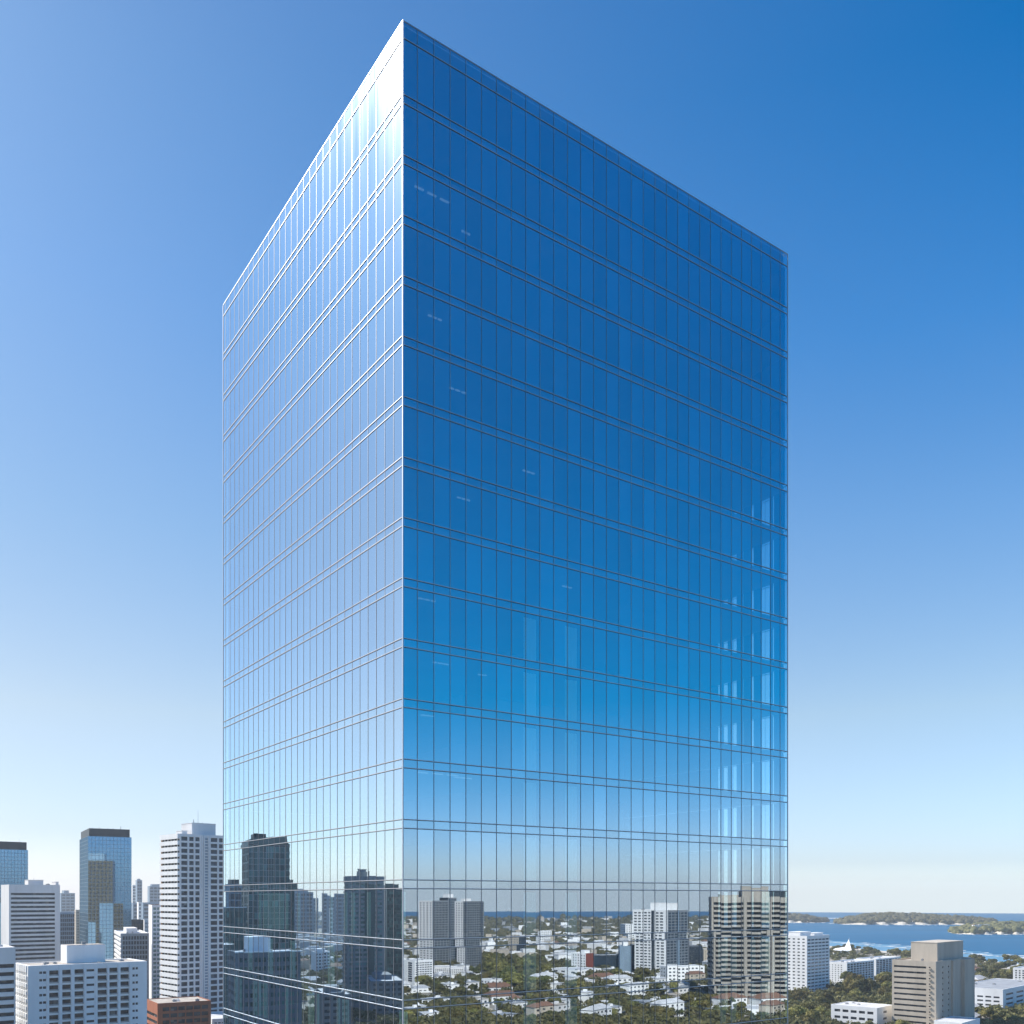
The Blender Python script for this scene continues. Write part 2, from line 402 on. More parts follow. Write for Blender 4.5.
    for k, x0, y0, ln in ((1, 1.6, 1.2, 3.0), (1, 6.5, 3.0, .8), (3, 3.0, 1.8, 1.2), (4, 5.2, 2.6, 1.6), (6, 5.5, 2.0, 1.2), (8, 2.0, 1.4, 1.5), (9, 3.6, 2.2, 1.4), (9, 8.2, 3.4, .8), (10, 2.2, 1.4, 1.2), (11, 1.8, 1.2, 3.6), (11, 5.3, 2.0, 1.6), (5, 12.0, 3.0, 1.2), (7, 16.0, 3.2, 1.0)):
        mb = MB(); z = zt[k] - .66
        for q in range(3): mb.box(x0 + ln * q / 3, x0 + ln * (q + .7) / 3, y0, y0 + .12, z, z + .08, 'lamp_')
        mb.build('ceiling_light', rt)
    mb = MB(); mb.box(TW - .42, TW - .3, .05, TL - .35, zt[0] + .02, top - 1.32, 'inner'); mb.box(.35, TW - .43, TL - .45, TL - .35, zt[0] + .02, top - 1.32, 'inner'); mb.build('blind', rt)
    # pale green curtains hanging just inside the glass
    cm = {}
    def curtain(side, i, k, part=1.0):
        a, b = us[side][i], us[side][i + 1]; wd = (b - a) * part; z1 = zt[k] - .7; z0 = zt[k + 1] + .1
        key = (side, round(wd, 2))
        if key not in cm:
            m2 = MB()
            n = 8
            for q in range(n):
                x0 = -wd / 2 + wd * q / n; o = .04 if q % 2 else 0
                if side == 'front': m2.box(x0, x0 + wd / n, o, o + .03, 0, 3.1, 'curtain')
                else: m2.box(o, o + .03, x0, x0 + wd / n, 0, 3.1, 'curtain')
            cm[key] = m2.mesh('curtain')
        p = (a + b) / 2
        link('curtain', cm[key], rt, (p, .35, z0) if side == 'front' else (.35, p, z0))
    for k in range(8, 18):
        for i in (8, 11): curtain('front', i, k, .9)
    for k in (14, 15, 16, 17):
        for i in (24, 25, 27, 28): curtain('front', i, k, .55)
    for k in (13, 14, 15, 16, 17, 18):
        for i in range(28):
            if rr.random() < (.2 if k < 15 else .42): curtain('left', i, k, rr.choice((.5, .95)))
main_tower()
TAKEN[None].append((TC - dL * 5 - dR * 5, dR, dL, TW + 10, TL + 10))

# ================================================================== left of the tower, seen directly
B = Bld('glass_office_tower', 'blue mirror glass tower with a dark roof band, cut off by the left edge', None, -42, -34, 28, 760, 20, 840, wall='darkgrey')
zc = zat(848, 760)
for sd in ('front', 'left'): glass_block(B, sd, 2.6, 3.0, 2, zc, 'mirrorblue', 'steelblue', .3)
B.h = zc; B.finish(roof='roofgrey', parapet=.4)
B.box('roof_band', .8, B.w - .8, .8, B.d - .8, zc - .3, zat(840, 760), 'darkgrey'); B.mast(.9, .3, zat(840, 760), 3)

B = Bld('office_block', 'white office block with dark louvre bands framed in white walls', None, 1, 9, 60, 640, 22, 884.5, wall='offwhite', t=.9)
n = 18; z1 = zat(891, 640); z0 = zat(891 + 4.35 * n, 640); p = (z1 - z0) / n
B.facade('front', [(1.2, B.w - 3.2)], [(z0 + i * p + p * .05, z0 + i * p + p * .55) for i in range(n)])
B.blank('left'); B.finish()
B.rooftop('penthouse', .42, .72, .3, .7, 3.2); B.rooftop('lift_housing', .93, .99, .1, .5, 2.0); B.mast(.55, .4, B.h + 3, 2); B.clutter(3, 5)

B = Bld('glass_office_tower', 'slim blue mirror glass tower that reflects brown high-rises, dark roof storey', None, 79.5, 88, 131.5, 760, 31, 828, wall='darkgrey')
zc = zat(836, 760)
for sd in ('front', 'left'): glass_block(B, sd, 2.65, 3.1, 2, zc, 'mirrorblue', 'steelblue', .26)
GB = B; ht = zat(828, 760); B.h = zc; B.finish(roof='roofgrey', parapet=.4)
mb = MB(); mb.box(1, B.w - 1.2, 1, B.d - 1, zc - .3, ht, 'darkgrey'); B.part('roof_storey', mb)
for fx in (.3, .5, .62, .8): B.mast(fx, .2, ht, 1.6 if fx < .7 else 3.2, .3)

B = Bld('apartment_block', 'white apartment block with recessed dark balconies and a tall white penthouse on its roof', None, 14, 28, 147, 400, 22, 966, wall='white', t=1.3)
nf = 15; pz = 3.22; rows = [(B.h - 2.4 - 2.35 - i * pz, B.h - 2.4 - i * pz) for i in range(nf) if B.h - 4.7 - i * pz > 1]
sc_ = B.w / 119.
fr = lambda a, b: ((a - 28) * sc_, (b - 28) * sc_)
big = [fr(48, 57), fr(60.5, 69), fr(72.5, 81.5), fr(95.5, 105), fr(107.5, 116), fr(119, 128)]
mid = [fr(84.3, 92)]
sml = [fr(38.5, 41.3), fr(42, 45), fr(131.5, 134), fr(134.8, 137.3)]
# wide balcony openings and small bathroom windows share the storeys
B.done.add('front'); e = 0
for c0, c1, kind in sorted([(*c, 'b') for c in big] + [(*c, 'm') for c in mid] + [(*c, 's') for c in sml]) + [(B.w, B.w, '')]:
    if c0 - e > .02: B.bx(B.W, 'front', e, c0, 0, B.t, 0, B.h, 'white')
    e = c1
    if not kind: continue
    zz_ = 0
    rs = sorted(rows) if kind == 'b' else [((a + 1.2, b - .15) if kind == 'm' else (a + 1.1, b - .2)) for a, b in sorted(rows)]
    ins = B.t if kind == 'b' else .35
    for r0, r1 in rs + [(B.h, B.h)]:
        B.bx(B.W, 'front', c0, c1, 0.25 if kind == 'b' else 0, B.t, zz_, r0, 'white'); zz_ = r1
    for r0, r1 in rs: B.wins.append((c0, c1, ins - .1, ins - .02, r0, r1, 'win'))
    if kind == 'b':
        for r0, r1 in rs: B.bx(B.W, 'front', c0, c1, .02, .12, r0 + .003, r0 + .6, 'grey')
for c in [46.5, 58.8, 70.8, 82.9, 93.8, 106.3, 117.5, 129.5]:
    a = (c - 28) * sc_; B.bx(B.W, 'front', a - .35, a + .35, -.35, -.002, 0, B.h - 2.0, 'white')
B.grid('left', 6, nf - 1, 1.5, top=2.2, bot=B.h - 2.2 - 3.22 * (nf - 1), wf=.62, hf=.45, proud=.35)
B.finish(roof='gravel', parapet=.35)
B.rooftop('penthouse', .37, .70, .45, .85, 7.6, rim=False)
mb = MB(); mb.box(.37 * B.w + .3, .70 * B.w - .3, .45 * B.d + .3, .85 * B.d - .3, B.h + 7.602, B.h + 7.75, 'gravel'); B.part('penthouse_roof', mb)
B.clutter(5, 3, hmax=1.2)
mb = MB(); mb.box(.52 * B.w, .52 * B.w + 1.6, .6 * B.d, .6 * B.d + 1.4, B.h + 7.76, B.h + 9, 'metal'); B.part('air_conditioner', mb)

B = Bld('office_block', 'low white block with striped balconies at the lower left edge', None, -60, -52, 15.5, 372, 20, 949, wall='offwhite', t=.8)
nr = 12; p = 3.3; rows = [(B.h - 8.4 - i * p, B.h - 8.4 - i * p + 1.6) for i in range(nr) if B.h - 8.4 - i * p > 1]
B.facade('front', [(2, B.w - .5)], rows, proud=.6); B.finish(roof='roofwhite'); B.clutter(2, 8)

B = Bld('apartment_tower', 'tall white apartment tower with balcony bands on its bright side, beside the glass tower', None, 161, 180, 233, 560, 27, 833.5, wall='offwhite', t=.7)
nf = 28; pz = 3.62; sc_ = B.w / 53.
nf = int((B.h - 8) / pz)
rows = [(B.h - 1.7 - 2.45 - i * pz, B.h - 1.7 - i * pz) for i in range(nf)]
fr = lambda a, b: ((a - 180) * sc_, (b - 180) * sc_)
B.facade('front', [fr(181.3, 187.3), fr(189, 193.4), fr(195, 199.2), fr(210.3, 217), fr(218.6, 222.8), fr(224.6, 230.5)], rows, gmat='winblue')
for k in range(nf * 2):
    z = B.h - 2.2 - k * pz / 2
    if z > 6: B.bx(B.W, 'front', (204.2 - 180) * sc_, (207 - 180) * sc_, -.35, -.003, z - .8, z, 'steelblue')
for c in (201.6, 203.4, 208): a = (c - 180) * sc_; B.bx(B.W, 'front', a - .4, a + .4, -.6, -.002, 0, B.h - .5, 'offwhite')
# the bright side: deep balcony bands
B.done.add('left'); t = B.t; Ls = B.d
e = 0
for r0, r1 in sorted(rows) + [(B.h, B.h)]:
    B.bx(B.W, 'left', B.t, Ls - B.t, -1.2, .2, e, r0, 'white')
    e = r1 - 1.25 if r0 < B.h else r1
for r0, r1 in rows:
    B.wins.append((*B.uv('left', B.t, Ls - B.t, 1.0, 1.06), r0, r1 - 1.25 + 0.0, 'win'))
B.bx(B.W, 'left', B.t, Ls - B.t, 1.08, 1.2, 0, B.h - .4, 'grey')
for q in range(1, 6): B.bx(B.W, 'left', Ls * q / 6 - .15, Ls * q / 6 + .15, .21, 1.0, 0, B.h - 1, 'white')
B.grid('back', 9, nf, 1, top=1.5, bot=4, wf=.5, hf=.5, mat='reflection_brown')  # unseen back wall, coloured brown for the slim mirror tower's reflection
B.finish(roof='roofwhite', cap=100)
B.rooftop('penthouse', .31, .76, .25, .8, 7.2); B.rooftop('lift_housing', .14, .24, .3, .6, 2.2)
B.mast(.48, .4, B.h + 7, 9, .12); B.mast(.36, .3, B.h + 7, 2.6, .3); B.mast(.6, .5, B.h + 7, 1.5, .2)
FW = B

B = Bld('brick_building', 'low orange brick building with a pale flat roof and dark ribbon windows', None, 146, 157.5, 211, 470, 24, 1003.5, wall='brick', t=.4)
nr = 7; rows = [(B.h - 3.6 - i * 3.3 - 1.7 + 1.2, B.h - 3.6 - i * 3.3 + 1.2) for i in range(nr)]
rows = [r for r in rows if r[0] > 1]
B.grid('front', 6, len(rows), 2.2, 1.2, top=1.6, bot=B.h - 1.6 - 3.3 * len(rows), wf=.86, hf=.6)
B.facade('left', [(1, B.d - 1)], [(a, b) for a, b in rows[1:]], span_mat='brick')
B.finish(roof='gravel', parapet=.35); B.clutter(4, 12)
mb = MB(); cx, cy_ = .42 * B.w, .35 * B.d
for i in range(14):
    a = i * .45 - .5; mb.box(cx + 1.6 * math.cos(a) - .2, cx + 1.6 * math.cos(a) + .2, cy_ + 1.6 * math.sin(a) - .2, cy_ + 1.6 * math.sin(a) + .2, B.h - .3, B.h + .7, 'white')
B.part('roof_duct', mb)

B = Bld('podium', 'pale podium slab at the foot of the white apartment tower', None, 205, 212, 245, 520, 24, 1019, wall='offwhite', t=.4)
B.grid('front', 8, 5, 1, wf=.7, hf=.4); B.finish(roof='roofwhite')

B = Bld('office_block', 'mid-rise grey block with fine upright fins, in front of the slim mirror glass tower', None, 114.5, 121, 149, 600, 26, 933.5, wall='offwhite', t=.5)
B.grid('front', 9, 17, .8, top=1.5, bot=3, wf=.72, hf=.72, gmat='winblue', mat='steelblue'); B.grid('left', 1, 17, .5, top=1.5, bot=3, wf=1, hf=.5, proud=.3); B.finish(roof='roofwhite'); B.rooftop('penthouse', .3, .7, .4, .8, 2.2); B.clutter(3, 4)

B = Bld('apartment_block', 'narrow pale green slab between the mirror glass tower and the white apartment tower', None, 148.5, 152, 165, 660, 24, 905, wall='white', t=.4)
B.grid('front', 3, 24, .6, top=1.2, bot=3, wf=.8, hf=.6, gmat='winpale'); B.grid('back', 4, 24, .6, top=1.2, bot=3, wf=.5, hf=.5, mat='reflection_brown'); B.finish(roof='roofwhite')  # the hidden back gets an invented brown for the mirror glass to reflect

B = Bld('office_block', 'dark blue block between the mirror glass tower and the pale green slab', None, 126, 130, 143.5, 900, 24, 920, wall='darkgrey', t=.4)
B.grid('front', 5, 14, .5, top=1, bot=2, wf=.9, hf=.7, gmat='winblue'); B.finish(roof='roofwhite')
B = Bld('office_block', 'pale windowed block right behind the dark blue block', None, 143, 144.4, 152, 940, 24, 920, wall='offwhite', t=.4)
B.grid('front', 3, 14, .5, wf=.4, hf=.4); B.finish(roof='roofwhite')
B = Bld('apartment_tower', 'brown tower left of the slim mirror glass tower', None, 74.5, 76, 81, 980, 24, 910, wall='tan', t=.4)
B.grid('front', 3, 22, .5, wf=.4, hf=.45); B.grid('left', 2, 22, .5, wf=.4, hf=.45); B.finish()
B = Bld('office_block', 'blue glazed block with a pale roof, between the louvre block and the brown tower', None, 57, 60, 75, 1060, 24, 912.5, wall='steelblue', t=.4)
B.grid('front', 7, 12, .4, wf=.85, hf=.75, gmat='winblue'); B.finish(roof='roofwhite')

# hazy skyline, far off; blue walls put part of the haze into the colour
def skyline(ctx, xl, xc, xr, depth, top, label, mat='steelblue', steps=(), th=24, crown=None, group='towers of the far skyline'):
    B = Bld('skyline_tower', label, ctx, xl, xc, xr, depth, th, top, wall=mat, group=group, t=.5)
    n = max(4, int(B.h / 8)); B.grid('front', max(2, int(B.w / 9)), n, 1, top=2, bot=3, wf=.8, hf=.6, gmat='winblue')
    B.finish(roof='roofgrey', cap=0)
    for fx0, fx1, hh in steps: B.rooftop('upper_storeys', fx0, fx1, .15, .85, hh, rim=False)
    if crown: B.rooftop('roof_plant', *crown)
    return B
skyline(None, 58, 61, 75, 2500, 893, 'broad blue hazy tower right of the louvre block', steps=((.25, .6, 7),))
skyline(None, 131, 132.5, 137, 2400, 885, 'pale slim hazy tower right of the slim mirror glass tower', 'offwhite')
skyline(None, 135.5, 137, 142.2, 2300, 880, 'tallest slim hazy blue tower of the skyline', crown=(.2, .7, .2, .8, 3))
skyline(None, 147.5, 149.5, 165, 2500, 886, 'wide hazy blue tower behind the white apartment tower', steps=((.15, 1, 5),))
skyline(None, 129, 133, 145, 2000, 903, 'low wide hazy block under the slim skyline towers')
skyline(None, 137, 138.5, 141.5, 1850, 902, 'small pale hazy block with a bright front', 'offwhite')
skyline(None, 140, 143, 160, 1950, 902.5, 'low wide hazy block left of the white apartment tower')

# ================================================================== right of the tower, seen directly
B = Bld('apartment_block', 'white slab block of fifteen storeys close to the right edge of the glass tower', None, 781, 807, 829.5, 770, 44, 936, wall='white', t=.4)
nf = 16; B.grid('left', 5, nf, 1, top=1.6, bot=4, wf=.5, hf=.38, gmat='win'); B.grid('front', 6, nf, .6, 1.0, top=2.2, bot=3, wf=.86, hf=.42, gmat='winblue')
B.finish(roof='roofwhite'); B.rooftop('penthouse', .05, .5, .3, .75, 2.8); B.rooftop('lift_housing', .55, .95, .2, .45, 1.6)
B = Bld('apartment_block', 'white mid-rise with blue balconies, just right of the white slab block', None, 826, 847, 874, 840, 43, 962.5, wall='white', t=.5)
nf = 9; B.grid('left', 5, nf, 2, 4, top=2, bot=3, wf=.45, hf=.4); B.grid('front', 9, nf, .6, top=1.2, bot=2, wf=.82, hf=.72, gmat='winblue'); B.finish(roof='roofwhite'); B.clutter(4, 7)
B = Bld('apartment_block', 'second white mid-rise with blue balconies, half hidden behind the tan office block', None, 856, 876, 901, 930, 43, 959, wall='white', t=.5)
nf = 9; B.grid('left', 4, nf, 2, 3, top=2, bot=3, wf=.4, hf=.35); B.grid('front', 8, nf, .6, top=1.2, bot=2, wf=.82, hf=.72, gmat='winblue'); B.finish(roof='roofwhite'); B.clutter(3, 9)

B = Bld('office_block', 'tan concrete office block with dark ribbon windows and a big box penthouse', None, 892, 936, 971, 545, 45, 961.5, wall='tan', t=.5)
nf = 9; p = 3.25
rows = [(B.h - 4.4 - i * p, B.h - 4.4 - i * p + 1.15) for i in range(14) if B.h - 4.4 - i * p > 1]
B.facade('left', [(1.2, B.d * .78), (B.d * .84, B.d * .88)], rows)
for r0, r1 in rows: B.bx(B.W, 'left', B.d * .83, B.d * .89, -.7, -.002, r0 - .3, r0 + .35, 'tan')
cols = [(B.w * .17, B.w * .2), (B.w * .33, B.w * .36), (B.w * .9, B.w * .94)]
B.facade('front', cols, rows, mat='tan')
B.bx(B.W, 'front', B.w * .70, B.w, -2.2, -.003, 0, B.h - .5, 'tan')
B.bx(B.W, 'front', B.w * .42, B.w * .50, -1.0, -.003, 0, B.h - .5, 'tan')
B.finish(roof='gravel'); B.rooftop('penthouse', .18, .92, .12, .72, 10.2, rim=True)
B.clutter(5, 21)
B = Bld('office_building', 'long low white building with a pale roof in front of the olive trees', None, 831, 877, 893, 560, 46, 1008, wall='white', t=.4)
B.grid('left', 5, 3, 1.5, top=1.6, bot=1, wf=.72, hf=.4); B.grid('front', 1, 3, 3, top=1.6, bot=1, wf=.3, hf=.35); B.finish(roof='roofwhite', parapet=.3); B.clutter(3, 33, hmax=1)
B = Bld('office_building', 'wide white building with a broad grey roof right of the tan office block', None, 950, 1003, 1045, 650, 45, 989.5, wall='white', t=.5)
B.grid('left', 6, 4, 1.5, top=4.5, bot=1, wf=.72, hf=.42); B.grid('front', 4, 4, 3, top=2.5, bot=1, wf=.7, hf=.4, gmat='winblue'); B.finish(roof='roofgrey', parapet=.3); B.clutter(4, 36, hmax=1.3)
B = Bld('apartment_block', 'white block with pale uprights at the right edge, among the trees', None, 1013, 1030, 1046, 810, 46, 968.5, wall='white', t=.5)
B.grid('left', 4, 8, 1, top=1.5, bot=2, wf=.5, hf=.6); B.grid('front', 4, 8, 1, wf=.5, hf=.5); B.finish(roof='roofwhite')
B = Bld('small_building', 'small building whose pale roof shows below the tan office block', None, 934, 962, 980, 520, 46, 1023, wall='white', t=.3)
B.grid('left', 4, 2, 1, top=1, bot=1, wf=.5, hf=.5); B.finish(roof='roofwhite', parapet=.2)

def sail():
    p = V(842, 1330); r = link('sail_pavilion', None, None, (p.x, p.y, 0), R(-20)); tag(r, 'white sail-shaped pavilion with a raised point by the shore', 'pavilion')
    mb = MB(); mb.prism([(-11, -8), (11, -8), (12, 6), (-12, 6)], 0, 6, 'white'); mb.build('wall', r)
    mb = MB()
    top = [(-13, -9, 6.01), (13, -9, 6.01), (13, 8, 6.01), (-13, 8, 6.01), (9, 0, 22), (4, 0, 11), (-9, 0, 8.5)]
    b = len(mb.v); k = mb.mi('white'); mb.v += top
    for q in ((0, 1, 5, 6), (1, 4, 5), (1, 2, 4), (2, 3, 6, 5), (2, 5, 4), (3, 0, 6), (0, 3, 2, 1)): mb.f.append(tuple(b + i for i in q)); mb.m.append(k)
    mb.build('sail_roof', r)
    mb = MB(); mb.cyl(9.5, 0, .35, 6, 24, 'white', 6, .15); mb.build('mast', r)
    TAKEN[None].append((p - Vector((16, 12)), Vector((1, 0)), Vector((0, 1)), 32, 24))
sail()

# ================================================================== seen in the wide facade's glass
def rB(*a, **k): return Bld(*a, **k)
B = rB('apartment_tower', 'twin cream apartment towers joined by a dark core, the tallest pair in the wide facade', 'R', 419, 433, 449, 1080, 38, 900.5, wall='offwhite', t=.5)
def tw(B, nf=26, gl='win', gf='win', cl=4, cf=5, wl=.5, wf=.8): 
    B.grid('left', cl, nf, .6, top=1.4, bot=3, wf=wl, hf=.5, gmat=gl); B.grid('front', cf, nf, .6, top=1.4, bot=3, wf=wf, hf=.6, gmat=gf, mat='slate_and_shade')  # darker front wall: its shade is put into the colour
B.root['label'] = 'left one of the twin cream apartment towers in the wide facade'; B.root['group'] = 'twin cream towers'
tw(B); B.finish(roof='roofwhite')
B = rB('apartment_tower', 'taller dark core tower between the twin cream towers', 'R', 440, 449, 457, 1120, 38, 897.5, wall='darkgrey', t=.5)
tw(B, gf='winblue', wf=.9); B.finish(roof='roofwhite'); B.rooftop('penthouse', .1, .7, .1, .7, 4, 'white')
B = rB('apartment_tower', 'right one of the twin cream towers, its shade-coloured side full of windows', 'R', 455, 463.5, 482, 1060, 38, 901, wall='offwhite', t=.5, group='twin cream towers')
B.grid('left', 3, 27, .6, top=1.4, bot=3, wf=.5, hf=.5); B.grid('front', 8, 27, .4, top=1.4, bot=3, wf=.85, hf=.68, gmat='win', mat='slate_and_shade'); B.finish(roof='roofwhite'); B.rooftop('penthouse', .15, .4, .2, .6, 2.5)  # front of the cream tower painted dark as its shaded side
B = rB('office_block', 'white block with blue windows at the lower left of the wide facade', 'R', 398, 416, 433, 860, 35, 960.5, wall='white', t=.5)
B.grid('left', 2, 9, 1, wf=.5, hf=.8, gmat='winblue'); B.grid('front', 6, 9, .8, wf=.85, hf=.5, gmat='winblue'); B.finish(roof='roofwhite'); B.clutter(4, 40)
B = rB('apartment_block', 'long mauve-grey low block below the twin cream towers', 'R', 428, 434, 462, 940, 20, 967.5, wall='offwhite', t=.4)
B.grid('front', 14, 4, .6, wf=.7, hf=.5); B.finish(roof='roofwhite')
for (xl, xc, xr, dp, th, top, lab) in (
    (440, 449, 460, 830, 40, 984, 'small white cube house between the trees below the twin towers'),
    (482, 492, 506, 800, 40, 980, 'white two-storey villa with dark windows right of the twin towers'),
    (400, 408, 433, 790, 18, 989, 'white flat-roofed house at the lower left corner of the wide facade'),
    (660, 668, 705, 890, 18, 966.5, 'broad white hall at the foot of the white apartment tower'),
    (700, 706, 722, 820, 30, 987, 'little white house in front of the brown tower'),
    (552, 575, 602, 930, 42, 970, 'pale terrace building with a curved-looking pale roof under the brick-end block'),
    (602, 612, 634, 900, 30, 976, 'white flat building under the light blue slab'),
    (622, 627, 640, 1650, 38, 924.5, 'bright white box block left of the white apartment tower'),
    (536, 541, 552, 1500, 35, 931, 'faint white block in the middle of the wide facade')):
    B = rB('small_building', lab, 'R', xl, xc, xr, dp, th, top, wall='white', t=.35)
    nr = max(1, int(B.h / 3.4)); B.grid('left', 3, nr, .8, top=1, bot=.8, wf=.5, hf=.45); B.grid('front', max(3, int(B.w / 4)), nr, .8, top=1, bot=.8, wf=.55, hf=.45); B.finish(roof='roofwhite', parapet=.3); B.clutter(2, int(xl))
for (xl, xc, xr, dp, th, top, rf, lab) in (
    (446, 452, 488, 760, 25, 992, 'roofgrey', 'long white shed with a grey roof below the villa'),
    (462, 474, 518, 715, -14, 1004, 'roofgrey', 'long low shed with a slanting pale roof near the bottom edge'),
    (523, 566, 594, 730, 50, 999, 'roofwhite', 'white hall with a long shed wing, lower middle of the wide facade'),
    (621, 676, 686, 700, 62, 1001, 'roofwhite', 'long white industrial hall with a bright gable'),
    (408, 412, 441, 720, 12, 1000, 'roofwhite', 'long white roof at the bottom left of the wide facade'),
    (704, 720, 783, 640, 16, 1010, 'roofwhite', 'pale podium roof at the foot of the brown tower')):
    B = rB('industrial_hall', lab, 'R', xl, xc, xr, dp, th, top, wall='white', t=.35)
    nr = max(1, int(B.h / 5)); B.grid('left', 6, nr, 1, top=1.5, bot=1, wf=.6, hf=.35); B.grid('front', 6, nr, 1, top=1.5, bot=1, wf=.6, hf=.35); B.finish(roof=rf, parapet=.25); B.clutter(3, int(xl) + 1, hmax=1)
B = rB('apartment_block', 'cream upright block with a dark side right of the twin towers', 'R', 508, 517, 525, 1300, 38, 937, wall='beige', t=.4)
B.grid('left', 3, 6, 1, wf=.35, hf=.3); B.grid('front', 4, 7, 1, wf=.8, hf=.7, gmat='win', mat='darkgrey'); B.finish(roof='roofwhite')
B = rB('church', 'white stepped building among white houses right of the twin towers', 'R', 482, 488, 496, 1400, 38, 947, wall='white', t=.4)
B.grid('left', 3, 4, 1, wf=.4, hf=.4); B.grid('front', 3, 4, 1, wf=.4, hf=.4); B.finish(roof='roofwhite'); B.rooftop('belfry', .55, .85, .3, .6, 8)
B = rB('apartment_block', 'white block whose end wall is red brick', 'R', 569, 586, 594, 1010, 42, 953, wall='white', t=.5)
B.grid('left', 6, 6, 1, top=1.4, bot=2, wf=.45, hf=.5); B.blank('front', 'redbrick'); B.finish(roof='roofwhite')
B.rooftop('penthouse', .2, .9, .2, .5, 2.5)
B = rB('office_block', 'dark blue wing right behind the brick end wall', 'R', 592, 594, 618.5, 1030, 12, 955, wall='darkgrey', t=.4)
B.grid('front', 9, 6, .5, wf=.85, hf=.6, gmat='winblue'); B.finish(roof='roofwhite')
B = rB('office_block', 'light blue windowless slab left of the white apartment tower', 'R', 618, 621, 632, 1000, 20, 946, wall='steelblue', t=.4)
B.blank('left', 'white'); B.blank('front'); B.finish(roof='roofwhite'); B.rooftop('penthouse', .4, .8, .3, .7, 3.5, 'white')
B = rB('office_block', 'grey windowed block squeezed between the light blue slab and the white apartment tower', 'R', 631, 632.5, 640, 1040, 20, 945, wall='darkgrey', t=.4)
B.grid('front', 3, 12, .5, wf=.8, hf=.6); B.finish(roof='roofwhite')
B = rB('apartment_tower', 'white apartment tower with a dark slot and a shade-coloured side, middle of the wide facade', 'R', 635, 667, 688, 960, 48, 910, wall='white', t=.5)
nf = 21; B.h; Ls = B.d; p = (B.h - 4) / nf
rows = [(3 + i * p, 3 + i * p + p * .5) for i in range(nf)]
c = [(Ls * a, Ls * b) for a, b in ((.04, .13), (.17, .26), (.30, .39), (.43, .50), (.67, .76), (.80, .9))]
B.facade('left', c, rows)
B.bx(B.W, 'left', Ls * .53, Ls * .62, -.05, -.002, 0, B.h - 1, 'darkgrey')
cols, rws = B.grid('front', 6, nf, .6, top=2, bot=3, wf=.84, hf=.66, gmat='winblue', mat='slate_and_shade')  # grey front on a white tower, shade given as wall colour
B.bx(B.W, 'front', B.w * .48, B.w * .56, -.5, -.003, 0, B.h - .4, 'steelblue')
B.finish(roof='roofwhite'); B.rooftop('penthouse', .15, .62, .1, .6, 7); B.clutter(3, 55)
B = rB('office_block', 'dark grey block just right of the white apartment tower', 'R', 683, 686, 703, 1050, 15, 946, wall='darkgrey', t=.4)
B.grid('front', 5, 8, .5, wf=.85, hf=.6); B.finish(roof='roofwhite')
B = rB('apartment_block', 'beige slab between the dark grey block and the brown tower', 'R', 702, 704, 712, 1080, 15, 949, wall='beige', t=.4)
B.grid('front', 2, 8, .5, wf=.3, hf=.3); B.finish(roof='roofwhite')
# the brown tower
B = rB('office_tower', 'big brown concrete tower with slanting balcony bands, right end of the wide facade', 'R', 708, 712.5, 806, 720, 4, 897, wall='brown', t=1.2)
nf = 21; p = 3.75; rows = [(B.h - 4.2 - 2.1 - i * p, B.h - 4.2 - i * p) for i in range(nf) if B.h - 6.3 - i * p > 1]
B.facade('front', [(1.5, B.w * .33), (B.w * .37, B.w * .60), (B.w * .64, B.w * .80), (B.w * .85, B.w * .98)], rows, proud=.9)
for a in (.35, .62, .825): B.bx(B.W, 'front', B.w * a - 1.2, B.w * a + 1.2, -1.6, -.91 + .9, 0, B.h - .5, 'brown')
B.facade('left', [(1.6, B.d - 1.6)], rows, proud=.6)
B.finish(roof='gravel'); B.rooftop('penthouse', .33, .62, .2, .7, 7.6); B.rooftop('plant_room', .62, .80, .2, .7, 4.2, 'darkgrey'); B.rooftop('lift_housing', .1, .30, .2, .6, 1.5)

# ================================================================== seen in the narrow facade's glass
B = rB('glass_office_tower', 'dark green glass tower with a slanted crown, tallest in the narrow facade', 'L', 242, 248, 288.5, 620, 12, 843, wall='darkgreen', t=.5)
glass_block(B, 'front', 3.0, 4.0, 2, B.h - 2, 'wingreen', 'grey', .3); B.grid('left', 3, 20, 1, gmat='wingreen', wf=.8, hf=.8); B.grid('right', 6, 24, 1, gmat='wingreen', wf=.8, hf=.5, proud=.5)
B.finish(roof='roofgrey')
mb = MB(); b0 = B.h - .3; b = len(mb.v); k = mb.mi('darkgreen'); w, d = B.w, B.d
mb.v += [(0.5, .5, b0), (w - .5, .5, b0), (w - .5, d - .5, b0), (.5, d - .5, b0), (.9, .9, b0 + 3.2), (w - .9, .9, b0 + 5.8), (w - .9, d - .9, b0 + 5.8), (.9, d - .9, b0 + 3.2)]
for q in ((4, 5, 6, 7), (0, 1, 5, 4), (1, 2, 6, 5), (2, 3, 7, 6), (3, 0, 4, 7), (0, 3, 2, 1)): mb.f.append(tuple(b + i for i in q)); mb.m.append(k)
B.part('crown', mb); B.box('plant_room', w * .15, w * .5, d * .2, d * .8, b0 + 3, b0 + 7, 'darkgrey')
B = rB('glass_office_tower', 'lower dark wing against the right flank of the slanted-crown tower', 'L', 286, 288.6, 296, 640, 8, 883, wall='darkgreen', t=.4)
B.grid('front', 2, 20, .5, gmat='wingreen', wf=.9, hf=.7); B.finish(roof='roofgrey'); B.rooftop('plant_room', .2, .7, .2, .6, 2)
B = rB('office_block', 'blue glass block left of the slanted-crown tower', 'L', 224, 229, 246, 800, 12, 884, wall='steelblue', t=.4)
